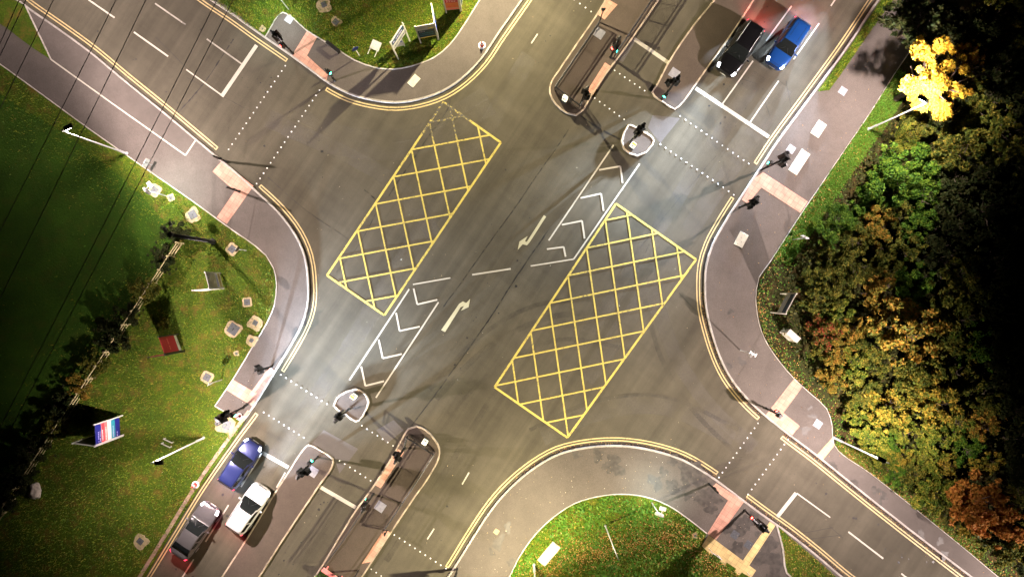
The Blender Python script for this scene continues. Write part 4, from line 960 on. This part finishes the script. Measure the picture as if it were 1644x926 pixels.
        return meshobj(name, vs, fs, mat, par, True)
    G = glassm or M['glass']
    patch('windscreen', Cp, tf+.008, tw-.015, -.655, .655, G)
    patch('rear_window', Cp, tr-.006, tb+(.035 if kind != 'saloon' else .01), -.62, .62, G)
    mid = (tr+tf)/2+.02
    for sg in (-1, 1):
        patch('side_window', Cp, tr+.015, mid-.012, sg*.73, sg*.95, G, nt=6, ns=4)
        patch('side_window', Cp, mid+.012, tf+.085, sg*.73, sg*.95, G, nt=6, ns=4)
        patch('headlight', Bp, .915, .982, sg*.33, sg*.60, M['head'] if head_lit else M['glass'], nt=6, ns=6, off=.008)
        patch('tail_light', Bp, .006, .05, sg*.38, sg*.66, M['tail'] if rear_lit else plain('tail_dim', (.35, .02, .02), .3), nt=5, ns=6, off=.008)
        for tt in (.06, mid, .735): patch('panel_gap', Bp, tt-.0012, tt+.0012, sg*.45, sg*.93, M['trim'], nt=2, ns=8, off=.003)
        patch('sill', Bp, .2, .8, sg*.9, sg*.99, M['trim'], nt=6, ns=3, off=.006)
        mx = (tf+.1-.5)*L; mb = MB(); mb.box((mx, sg*(hw+.07), belt+.02), (.13, .24, .15), bev=.04); mr = mb.build('mirror', paintm, t, True)
        for wx in (-.5*L+.2*L, .5*L-.19*L):
            rr = .31 if kind != 'suv' else .36
            MB().tube((wx, sg*(hw-.03), rr+.02), (wx, sg*(hw+.006), rr+.02), rr+.06, n=24).build('wheel_arch', M['trim'], t)
            wv = MB().tube((wx, sg*(hw-.2), rr), (wx, sg*(hw+.02), rr), rr, n=24).build('wheel', M['tyre'], t, False)
            mb = MB(); mb.tube((wx, sg*(hw+.0), rr), (wx, sg*(hw+.028), rr), rr*.68, n=20); mb.build('rim', M['rim'], wv)
        if rails:
            mb = MB(); pv = None
            for i in range(9):
                q = Cp(tr+.02+(tf-tr-.03)*i/8, sg*.55); q.z += .05
                if pv is not None: mb.tube(pv, q, .018, n=6)
                pv = q
            mb.build('roof_rail', M['galv'], t)
    patch('grille', Bp, .988, .9985, -.28, .28, M['trim'], nt=3, ns=7, off=.006)
    MB().box((L/2+.005, 0, .42), (.02, .52, .11)).build('front_plate', M['plate'], t)
    MB().box((-L/2-.005, 0, .62), (.02, .52, .11)).build('rear_plate', M['syellow'], t)
    patch('front_bumper_intake', Bp, .9985, .9995, -.5, .5, M['trim'], nt=2, ns=5, off=.004)
    for k in range(ribs):
        sv = (-.3, .3, -.1, .1)[k]; patch('roof_rib', Cp, tr+.03, tf-.03, sv-.012, sv+.012, M['trim'], nt=6, ns=2, off=.004)
    for sv in (-.2, .2): patch('bonnet_crease', Bp, tw+.02, .96, sv-.006, sv+.006, paintm, nt=6, ns=2, off=.012)
    patch('bonnet_gap', Bp, .955, .958, -.34, .34, M['trim'], nt=2, ns=9, off=.004)
    for sv in (-.3, .25):
        a = Cp(tw-.02, sv); b = Cp((tf+tw)/2+.02, sv*.3); mb = MB(); mb.tube(a+Vector((0, 0, .03)), b+Vector((0, 0, .03)), .011, n=5); mb.build('wiper', M['trim'], t)
    if clear:                                          # seats seen through the glass
        for sy in (-.36, .36):
            for sx in (.02, -.9): MB().box(((mid-.5)*L+.15+sx, sy, belt-.08), (.5, .46, .16), bev=.06).build('seat', M['grey'], t, True); MB().box(((mid-.5)*L-.12+sx, sy, belt+.12), (.14, .44, .5), bev=.06).build('seat_back', M['grey'], t, True)
    if head_lit:
        for sg in (-1, 1):
            lo = bpy.data.objects.new('headlight_beam', beam_light(lamp)); link(lo, t); lo.location = (L/2+.08, sg*hw*.62, .62); lo.rotation_euler = (R(90), 0, R(-90)+sg*R(3))
    if rear_lit:
        for sg in (-1, 1):
            S_ = bpy.data.lights.new('tail_light_glow', 'SPOT'); S_.energy = tail; S_.color = (1, .10, .12); S_.spot_size = R(150); S_.spot_blend = .8; S_.shadow_soft_size = .1
            lo = bpy.data.objects.new('tail_light_glow', S_); link(lo, t); lo.location = (-L/2-.12, sg*hw*.72, .85); lo.rotation_euler = (R(90-12), 0, R(90))
    return t
def carpaint(name, c, metal=.3, rough=.28): return plain(name, c, rough, metal, coat=.8)
HN, HS = -123.9, 56.1
make_car((1183, 84), HN, 'black tall car with bright headlights, nearest the upper median island', 4.55, 1.88, 1.70, carpaint('paint_black', (.006, .006, .007)), 'suv', rails=True, lamp=1.2, tail=260)
make_car((1259, 76), HN, 'bright blue van-like car with red tail lights in the upper queue', 4.2, 1.76, 1.62, carpaint('paint_bright_blue', (.010, .065, .28)), 'suv', ribs=2, lamp=.25, tail=180)
make_car((1353, -42), HN, 'pale car whose nose just reaches the top edge of the photo', 4.3, 1.78, 1.5, carpaint('paint_pale_grey', (.4, .42, .42)), 'hatch', lamp=1.0)
make_car((391, 741), HS, 'dark navy car first at the lower stop line', 4.15, 1.76, 1.46, carpaint('paint_navy', (.022, .030, .12)), 'hatch', lamp=.9)
make_car((404, 812), HS, 'white car with black rear window in the right lower lane', 4.15, 1.80, 1.52, carpaint('paint_white', (.6, .6, .6), 0, .3), 'hatch', lamp=.9)
make_car((320, 846), HS, 'dark grey saloon car last in the left lower lane', 4.7, 1.82, 1.44, carpaint('paint_grey', (.17, .16, .165), .5), 'saloon', lamp=.35)

# ------------------------------------------------------------------ vegetation
def leafcloud(n, centers, radii, size, flat=.35, up=.4):
    """n small folded leaves spread through clumps -> verts, faces"""
    k = RNG.choice(len(centers), n, p=np.array(radii)**2/np.sum(np.array(radii)**2)); c = np.array(centers)[k]; r = np.array(radii)[k]
    d = RNG.normal(size=(n, 3)); d /= np.linalg.norm(d, axis=1, keepdims=True)
    p = c+d*(r*RNG.random(n)**.38)[:, None]*np.array([1, 1, .75])
    return leaves_at(p, size, up)
def leaves_at(p, size, up=.4):
    n = len(p); nr = RNG.normal(size=(n, 3)); nr[:, 2] = np.abs(nr[:, 2])+up; nr /= np.linalg.norm(nr, axis=1, keepdims=True)
    t = np.cross(nr, RNG.normal(size=(n, 3))); t /= np.linalg.norm(t, axis=1, keepdims=True)+1e-9; b = np.cross(nr, t)
    s = size*(.6+.8*RNG.random(n))[:, None]
    V = np.stack([p-t*s, p+b*s*.5+nr*s*.12, p+t*s, p-b*s*.5+nr*s*.12], 1).reshape(-1, 3)
    return V
def quads(name, V, mat, parent=None):
    n = len(V)//4; me = bpy.data.meshes.new(name); me.vertices.add(4*n); me.vertices.foreach_set('co', V.astype(np.float32).ravel())
    me.loops.add(4*n); me.loops.foreach_set('vertex_index', np.arange(4*n, dtype=np.int32)); me.polygons.add(n)
    me.polygons.foreach_set('loop_start', np.arange(0, 4*n, 4, dtype=np.int32)); me.polygons.foreach_set('loop_total', np.full(n, 4, np.int32))
    me.update(calc_edges=True); me.validate(); me.materials.append(mat)
    return link(bpy.data.objects.new(name, me), parent)
def scatter(name, poly, dens, size, mat, z=GZ, near=None, up=.8, zr=.05, clump=0, keep=None):
    """leaf-sized faces over an area (polygon in metres)"""
    a = np.array(poly); lo = a.min(0); hi = a.max(0); n = int(dens*np.prod(hi-lo)); pts = lo+RNG.random((n, 2))*(hi-lo)
    pts = pts[inpoly(pts, poly)]
    if near is not None: pts = pts[RNG.random(len(pts)) < np.exp(-distline(pts, near[0])/near[1])]
    if clump:
        cc = lo+RNG.random((int(np.prod(hi-lo)*clump)+1, 2))*(hi-lo); best = np.full(len(pts), 9.)
        for q in cc: best = np.minimum(best, np.linalg.norm(pts-q, axis=1))
        pts = pts[RNG.random(len(pts)) < np.exp(-(best/.7)**2)+.12]
    p = np.column_stack([pts, z+.005+zr*RNG.random(len(pts))]); return quads(name, leaves_at(p, size, up), mat)
FIELD_M = to_m([(-400, 130), (0, 150), (120, 225), (215, 300), (270, 360), (284, 388), (130, 640), (0, 842), (-400, 1450)])
def blades(name, poly, dens, h, mat, z=GZ):
    a = np.array(poly); lo = a.min(0); hi = a.max(0); n = int(dens*np.prod(hi-lo)); pts = lo+RNG.random((n, 2))*(hi-lo); pts = pts[inpoly(pts, poly)]; pts = pts[~inpoly(pts, FIELD_M) | (RNG.random(len(pts)) < np.exp(-distline(pts, FIELD_M)/1.6))]; n = len(pts)
    an = RNG.random(n)*6.283; hh = h*(.4+RNG.random(n)); w_ = .012+.02*RNG.random(n); lean = hh*(.5+.9*RNG.random(n))
    b = np.column_stack([pts, np.full(n, z)]); s = np.column_stack([-np.sin(an), np.cos(an), np.zeros(n)])*w_[:, None]; tp = b+np.column_stack([np.cos(an)*lean, np.sin(an)*lean, hh])
    V = np.stack([b-s, b+s, tp+s*.3, tp-s*.3], 1).reshape(-1, 3); return quads(name, V, mat)
WGv = WGd
def clipframe(pts): return to_m(pts)
FIELD = [(-400, 130), (0, 150), (120, 225), (215, 300), (270, 360), (284, 388), (130, 640), (0, 842), (-400, 1450)]
struct(polygon('field', to_m(FIELD), GZ+.004, M['field']))
vW = [(0, 106), (127, 198), (245, 281), (372, 371), (411, 400), (436, 432), (441, 460), (437, 490), (424, 520), (402, 558), (370, 610), (344, 652), (366, 664), (392, 678), (372, 708), (318, 788), (228, 930), (-20, 930), (-20, 106)]
vN = [(340, 2), (411, 50), (427, 58), (455, 19), (493, 48), (531, 71), (571, 96), (601, 107), (631, 110), (661, 105), (697, 91), (721, 70), (746, 36), (772, -5), (340, -5)]
vS = [(819, 926), (836, 892), (861, 857), (889, 830), (924, 809), (959, 798), (997, 794), (1034, 798), (1072, 812), (1102, 832), (1130, 858), (1124, 876), (1200, 928), (1230, 1000), (770, 1000)]
vS2 = [(1248, 845), (1264, 918), (1275, 930), (1348, 930), (1308, 893), (1264, 858)]
vE = [(1420, 170), (1393, 190), (1362, 233), (1324, 289), (1286, 346), (1235, 426), (1220, 447), (1215, 470), (1215, 492), (1223, 530), (1235, 555), (1255, 583), (1275, 606), (1302, 631), (1328, 655), (1338, 683), (1341, 713), (1396, 758), (1456, 805), (1549, 880), (1610, 930), (1720, 930), (1720, -10), (1510, -10)]
vE2 = [(1411, 6), (1362, 80), (1313, 147), (1329, 144), (1345, 124), (1378, 76), (1400, 44), (1432, 0)]
vD = [(-20, 106), (180, 236), (290, 330), (285, 395), (0, 830), (-20, 830)]
for nm, poly, dens, h in (('grass_blades', vW, 75, .10), ('grass_blades', vN, 150, .11), ('grass_blades', vS, 120, .10), ('grass_blades', vS2, 120, .08), ('grass_blades', vE2, 200, .12)):
    stuff(blades(nm, to_m(poly), dens, h, M['tuft']), 'mown grass blades on the verge at ' + {id(vW): 'the left', id(vN): 'the top', id(vS): 'the bottom bend', id(vS2): 'the bottom triangle', id(vE2): 'the upper right kerb'}[id(poly)], 'grass')
strip = to_m([(1362, 233), (1324, 289), (1286, 346), (1235, 426), (1215, 470), (1223, 530), (1255, 583), (1302, 631), (1341, 713), (1396, 758), (1456, 805), (1610, 930)])
stuff(blades('grass_blades', UPB, 230, .13, M['weed']), 'bright green grass band along the right footway', 'grass')
stuff(blades('grass_blades', DNB, 130, .08, M['tuft']), 'dry grass band along the lower right footway', 'grass')
stuff(scatter('weeds', to_m(vS), 80, .135, M['weed'], clump=.35), 'bright broad-leaved weeds on the bottom bank', 'weeds')
stuff(scatter('weeds', to_m(vN), 7, .07, M['weed'], clump=.08), 'tufts of broad weeds in the top verge', 'weeds')
stuff(scatter('weeds', to_m(vW), 2.5, .07, M['weed'], clump=.04), 'tufts of broad weeds in the left verge', 'weeds')
stuff(scatter('ivy_edge', to_m(vE), 60, .075, M['weed'], near=(strip, 1.0), zr=.2), 'bright green ground cover along the wood edge', 'ground cover')
stuff(scatter('fallen_leaves', to_m(vE), 60, .055, M['litter'], near=(strip, .5), zr=.14), 'rusty fallen leaves along the inner edge of the right footway', 'leaves')
LS = to_m([(860, 926), (930, 890), (1010, 870), (1090, 860), (1150, 905)])
stuff(scatter('fallen_leaves', to_m(vS), 130, .062, M['litter'], near=(LS, .8), zr=.10), 'brown fallen leaves drifted across the bottom bank', 'leaves')
stuff(scatter('fallen_leaves', to_m(vS2), 25, .05, M['litter'], zr=.05), 'fallen leaves on the bottom grass triangle', 'leaves')
stuff(scatter('fallen_leaves', to_m([(300, 700), (400, 600), (420, 640), (385, 690), (250, 890), (150, 900)]), 2.5, .03, M['litter_pale'], zr=.05), 'pale fallen leaves on the verge under the left lamp', 'leaves')
stuff(scatter('fallen_leaves', to_m(vN), 2.2, .03, M['litter_pale'], zr=.05), 'pale flecks of fallen leaves in the top verge', 'leaves')
# litter on the hard surfaces
foot_S = [(725, 920), (823, 782), (860, 752), (948, 722), (1047, 727), (1192, 808), (1350, 930), (1245, 840), (1215, 900), (1134, 850), (1034, 792), (922, 803), (815, 926)]
foot_E = [(1395, 60), (1245, 236), (1160, 366), (1135, 440), (1140, 520), (1195, 632), (1310, 726), (1558, 922), (1600, 922), (1455, 802), (1336, 700), (1253, 580), (1211, 475), (1233, 420), (1393, 184)]
stuff(scatter('fallen_leaves', to_m(foot_S), 1.7, .032, M['litter_pale'], z=FT+.004, zr=.008), 'pale specks of fallen leaves on the bottom footway', 'leaves')
stuff(scatter('fallen_leaves', to_m(foot_E), .6, .035, M['litter'], z=FT+.004, zr=.008), 'specks of fallen leaves on the right footway', 'leaves')
stuff(scatter('fallen_leaves', to_m([(300, 0), (1300, 0), (1640, 926), (250, 926)]), .07, .032, M['litter_pale'], z=.012, zr=.004), 'scattered specks of leaves and grit on the carriageway', 'leaves')
def kerbstrip(k, lo, hi, d0, d1, side):
    pl = np.array(k); i0 = int(np.argmin(np.linalg.norm(pl-np.array(P(*lo)), axis=1))); i1 = int(np.argmin(np.linalg.norm(pl-np.array(P(*hi)), axis=1)))
    if i0 > i1: i0, i1 = i1, i0
    q = pl[i0:i1+1]; return [tuple(v) for v in offset(q, d0*side)]+[tuple(v) for v in offset(q, d1*side)[::-1]]
for k, side, lo, hi, lb in ((SKd, 1, (821, 779), (1147, 767), 'fallen leaves in the gutter of the bottom bend'), (SKd, 1, (1198, 805), (1353, 925), 'fallen leaves in the gutter below the bottom crossing'), (EKd, -1, (1262, 696), (1558, 926), 'fallen leaves in the gutter of the lower right road'), (EKd, -1, (1130, 463), (1224, 665), 'fallen leaves in the gutter of the right bend')):
    stuff(scatter('gutter_leaves', kerbstrip(k, lo, hi, .02, .28, side), 45, .035, M['litter'], z=.006, zr=.03), lb, 'leaves')
stuff(scatter('undergrowth', to_m([(1440, 175), (1400, 225), (1350, 300), (1300, 380), (1260, 440), (1245, 475), (1250, 540), (1290, 595), (1350, 660), (1370, 715), (1440, 775), (1500, 820), (1600, 895), (1720, 930), (1720, 0), (1560, 0)]), 34, .11, M['undergrowth'], zr=.9, up=.3), 'dark undergrowth covering the floor of the wood', 'undergrowth')

PAL = {   # two leaf colours of a kind grow in patches through its crown
 'glaring': [(.34, .22, .02), (.52, .36, .03), (.66, .47, .05), (.55, .27, .03)],  # golden leaves lightened, lamp glare put into the colour
 'golden': [(.07, .10, .012), (.13, .14, .016), (.26, .20, .022), (.38, .24, .03)],
 'amber': [(.07, .09, .012), (.15, .14, .02), (.30, .19, .025), (.33, .16, .025)],
 'orange': [(.22, .13, .02), (.42, .17, .03), (.52, .23, .045), (.36, .12, .03)],
 'russet': [(.035, .06, .008), (.08, .09, .012), (.20, .09, .02), (.32, .05, .03)],
 'green': [(.018, .052, .004), (.032, .09, .007), (.06, .13, .010), (.11, .17, .014)],
 'olive': [(.03, .05, .007), (.06, .08, .01), (.11, .12, .016), (.20, .16, .022)],
 'yellow-green': [(.035, .075, .008), (.08, .125, .012), (.16, .18, .02), (.27, .23, .03)],
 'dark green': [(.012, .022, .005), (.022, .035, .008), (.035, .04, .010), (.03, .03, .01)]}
def crownmat(name, cols):
    m, n, l, b = new_mat(name); geo = n.new('ShaderNodeNewGeometry')
    f = noise(n, l, geo.outputs['Position'], 1.7, 4, .65); r = n.new('ShaderNodeMath'); r.operation = 'MULTIPLY_ADD'; l.new(geo.outputs['Random Per Island'], r.inputs[0]); r.inputs[1].default_value = .45; l.new(f, r.inputs[2])
    c = ramp(n, l, r.outputs[0], [(.5, cols[0]), (.66, cols[1]), (.8, cols[2]), (.95, cols[3])])
    l.new(c, b.inputs['Base Color']); b.inputs['Roughness'].default_value = .65; b.inputs['Specular IOR Level'].default_value = .1
    t = n.new('ShaderNodeBsdfTranslucent'); l.new(c, t.inputs[0]); s = n.new('ShaderNodeMixShader'); s.inputs[0].default_value = .2
    l.new(b.outputs[0], s.inputs[1]); l.new(t.outputs[0], s.inputs[2]); l.new(s.outputs[0], n['Material Output'].inputs[0]); return m
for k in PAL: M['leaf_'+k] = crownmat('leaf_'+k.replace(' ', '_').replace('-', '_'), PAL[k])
def crown_variant(i, dense_=1.0, leaf=.058, nclump=34, n=6500, spread=1.0):
    """a crown of unit radius about the origin (scaled per tree): returns quad verts"""
    cs, rs = [], []
    for j in range(nclump):
        d = RNG.normal(size=3); d /= np.linalg.norm(d); d[2] = d[2]*.8+.12
        rr = .45+.6*RNG.random(); cs.append(d*rr*np.array([spread, spread, .85])); rs.append(.1+.2*RNG.random())
    cs.append(np.zeros(3)); rs.append(.4)
    for j in range(16):     # stray sprays breaking the outline
        d = RNG.normal(size=3); d /= np.linalg.norm(d); d[2] = abs(d[2])*.7; cs.append(d*(.95+.35*RNG.random())); rs.append(.1)
    return leafcloud(n, cs, rs, leaf)
VAR = [crown_variant(i) for i in range(6)]
FEATH = [crown_variant(9, leaf=.04, n=9000, nclump=26) for _ in range(2)]
CM = {}
def crown_mesh(v, pal, feathery):
    key = (v, pal, feathery)
    if key not in CM:
        o = quads('crown', (FEATH if feathery else VAR)[v % (2 if feathery else 6)], M['leaf_'+pal]); CM[key] = o.data; bpy.data.objects.remove(o)
    return CM[key]
TM = {}
def trunk_mesh(v):
    if v not in TM:
        mb = MB(); rr = random.Random(v); p = Vector((0, 0, 0)); r = .075
        for i in range(4):
            q = p+Vector((rr.uniform(-.05, .05), rr.uniform(-.05, .05), .25)); mb.tube(p, q, r, r*.8, 7); p, r = q, r*.8
        for k in range(7):
            a = k*.9+rr.random(); z0 = .45+.08*k; s = Vector((0, 0, min(z0, .95))); e = s+Vector((math.cos(a)*.6, math.sin(a)*.6, .35+.3*rr.random())); m_ = s.lerp(e, .5)+Vector((0, 0, .06))
            mb.tube(s, m_, .034, .024, 6); mb.tube(m_, e, .024, .009, 5)
            for _ in range(2): mb.tube(m_, m_+Vector((rr.uniform(-.4, .4), rr.uniform(-.4, .4), rr.uniform(.2, .5))), .014, .005, 4)
        o = mb.build('trunk', M['bark']); TM[v] = o.data; bpy.data.objects.remove(o)
    return TM[v]
def tree(p, r, h, pal, label, cat='shrub', group=None, v=None, feathery=False, z=GZ, name=None):
    v = random.randrange(6) if v is None else v
    t = empty(name or ('tree' if cat == 'tree' else 'shrub'), (*P(*p), z), random.random()*6.28); tag(t, label, cat, group)
    c = bpy.data.objects.new('crown', crown_mesh(v, pal, feathery)); link(c, t); c.location = (0, 0, h-r*.78); c.scale = (r*random.uniform(.9, 1.15), r*random.uniform(.9, 1.15), r*random.uniform(.75, .95))
    k = bpy.data.objects.new('trunk', trunk_mesh(v % 3)); link(k, t); sc_ = max(.5, h-r*.4); k.scale = (sc_*.55, sc_*.55, sc_*.72)
    return t
GW = 'trees and shrubs of the wood'
# the ones that stand out
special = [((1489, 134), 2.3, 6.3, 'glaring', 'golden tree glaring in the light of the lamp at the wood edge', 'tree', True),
 ((1540, 100), 1.3, 4.6, 'amber', 'amber spray of branches behind the glaring golden tree', 'tree', False),
 ((1478, 38), 2.2, 4.6, 'dark green', 'added dark tree above the glaring golden tree at the top of the wood', 'tree', False),  # added tree, blocks lamp light from the footway beyond
 ((1340, 358), 1.5, 2.6, 'green', 'round fine-leaved green bush close to the right pink paving', 'shrub', True),
 ((1445, 283), 2.2, 3.6, 'green', 'large fine-leaved green bush below the lamp-lit trees', 'shrub', True),
 ((1485, 318), 2.0, 3.2, 'green', 'fine-leaved green bush on the dark side of the large green bush', 'shrub', True),
 ((1458, 528), 2.6, 4.4, 'amber', 'wide amber-leaved tree in the middle of the wood', 'tree', False),
 ((1407, 470), 1.5, 3.4, 'amber', 'small amber tree above the wide amber tree', 'tree', False),
 ((1322, 532), 1.1, 2.0, 'russet', 'russet red shrub just right of the grey cabinet', 'shrub', False),
 ((1570, 805), 2.3, 4.2, 'orange', 'orange tree at the lower right, brightest of the wood bottom', 'tree', False),
 ((1612, 838), 1.7, 3.6, 'orange', 'orange tree behind the brightest orange tree at the right edge', 'tree', False),
 ((1500, 788), 1.7, 2.4, 'yellow-green', 'yellow-green shrub beside the lower right footway', 'shrub', False),
 ((1395, 700), 1.4, 2.3, 'yellow-green', 'yellow-green shrub just above the lower right lamp', 'shrub', False),
 ((1430, 655), 1.8, 3.0, 'golden', 'golden shrub between the lower lamp and the dark wood', 'shrub', False),
 ((1500, 640), 2.0, 3.6, 'golden', 'golden tree in the lower wood near the dark', 'tree', False)]
placed = []
def ground_of(p, z):
    return (822+(p[0]-822)*(H-z)/H, 463+(p[1]-463)*(H-z)/H)
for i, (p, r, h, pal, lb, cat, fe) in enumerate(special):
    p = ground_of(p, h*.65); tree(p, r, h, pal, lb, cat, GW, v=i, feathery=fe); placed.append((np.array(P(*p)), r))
EP = to_m([(1450, 185), (1425, 250), (1390, 305), (1345, 375), (1305, 430), (1280, 470), (1295, 505), (1290, 560), (1318, 612), (1355, 655), (1368, 712), (1430, 762), (1505, 815), (1625, 905), (1720, 930), (1720, -20), (1560, -20), (1520, 60)])
BN = {}
def where(m):
    lm = [('the lamp at the golden tree', (1393, 208)), ('the right pink paving', (1290, 333)), ('the grey cabinet', (1262, 537)), ('the crossing post with a red light', (1240, 660)), ('the lower right lamp', (1338, 702)), ('the wide amber tree', (1458, 528)), ('the orange trees', (1575, 812)), ('the large green bush', (1445, 283))]
    best = min(lm, key=lambda q: np.linalg.norm(np.array(P(*q[1]))-m)); d = m-np.array(P(*best[1])); a = math.degrees(math.atan2(d[1], d[0])) % 360
    nm = ['right', 'above right', 'above', 'above left', 'left', 'below left', 'below', 'below right'][int((a+22.5)//45) % 8]
    return best[0], nm, np.linalg.norm(d)
cand = []
lo = np.array(EP).min(0); hi = np.array(EP).max(0)
for _ in range(9000):
    p = lo+RNG.random(2)*(hi-lo); cand.append(p)
cand = [p for p in cand if inpoly(np.array([p]), EP)[0]]
edge = strip; count = 0; used = {}
for p in cand:
    de = distline(np.array([p]), edge)[0]
    r = float(np.clip(.6+.10*de+.5*RNG.random(), .65, 2.2))
    if any(np.linalg.norm(p-q)*1.0 < .6*(r+rr) for q, rr in placed): continue
    placed.append((p, r)); px = 822+p[0]*20; py = 463-p[1]*20
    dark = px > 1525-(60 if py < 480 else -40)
    if dark: pal = ['dark green', 'olive', 'dark green'][int(RNG.integers(3))]  # darkest leaf palettes on the unlit side, shade put into the colour
    elif py < 250: pal = ['golden', 'olive', 'golden', 'yellow-green'][int(RNG.integers(4))]
    elif py < 430: pal = ['green', 'olive', 'olive', 'green', 'amber'][int(RNG.integers(5))]
    elif py < 640: pal = ['olive', 'green', 'amber', 'olive', 'yellow-green', 'olive'][int(RNG.integers(6))]
    else: pal = ['yellow-green', 'golden', 'olive', 'amber', 'green', 'yellow-green'][int(RNG.integers(6))]
    h = r*1.25+.5+.05*de*RNG.random()
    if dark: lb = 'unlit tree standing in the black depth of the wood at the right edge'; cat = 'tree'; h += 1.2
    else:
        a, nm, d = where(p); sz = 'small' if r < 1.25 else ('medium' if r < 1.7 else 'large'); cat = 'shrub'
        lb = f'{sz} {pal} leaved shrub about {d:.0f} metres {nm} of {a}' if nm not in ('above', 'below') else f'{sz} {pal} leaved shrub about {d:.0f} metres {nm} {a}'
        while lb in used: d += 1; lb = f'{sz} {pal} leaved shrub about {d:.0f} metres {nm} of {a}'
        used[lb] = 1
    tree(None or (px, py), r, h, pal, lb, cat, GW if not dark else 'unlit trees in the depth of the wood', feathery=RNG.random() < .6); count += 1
# hedge bushes along the timber fence
hb = [((283, 372), .9, 1.5, 'dark green', 'dark bush at the top end of the timber fence'), ((262, 415), 1.0, 1.5, 'dark green', 'dark bush beside the fence, second from its top end'), ((232, 465), 1.1, 1.6, 'olive', 'olive bush on the field side of the fence, level with the cream board'),
      ((205, 505), 1.0, 1.5, 'dark green', 'dark bush on the field side of the fence, above the red board'), ((178, 540), 1.3, 1.8, 'dark green', 'wide dark bush on the field side of the fence, level with the red board'), ((150, 585), 1.1, 1.6, 'olive', 'olive bush with ochre sprays halfway down the fence'),
      ((130, 620), .9, 1.4, 'amber', 'ochre bush on the field side of the fence above the striped board'), ((96, 650), 1.2, 1.7, 'dark green', 'dark bush at the fence behind the striped board'), ((88, 685), .9, 1.4, 'olive', 'pale olive bush at the fence left of the striped board'),
      ((55, 720), 1.3, 1.8, 'dark green', 'dark bush at the fence above the pale boulder'), ((30, 765), 1.3, 1.8, 'dark green', 'dark bush at the fence left of the pale boulder'), ((2, 800), 1.3, 1.9, 'dark green', 'dark bush at the lowest visible end of the fence')]
for i, (p, r, h, pal, lb) in enumerate(hb): tree(ground_of(p, h*.6), r, h, pal, lb, 'bush', 'bushes along the timber fence', v=i % 6, feathery=i % 3 == 0)
pl_ = [((512, 918), .5, .7)]
stuff(scatter('planting', to_m([(505, 926), (520, 908), (550, 929), (530, 945), (498, 940)]), 150, .08, M['weed'], z=.13, zr=.3), 'green ground planting behind the red-lit planter wall', 'plants')
print('shrubs', count, 'objects', len(bpy.data.objects))
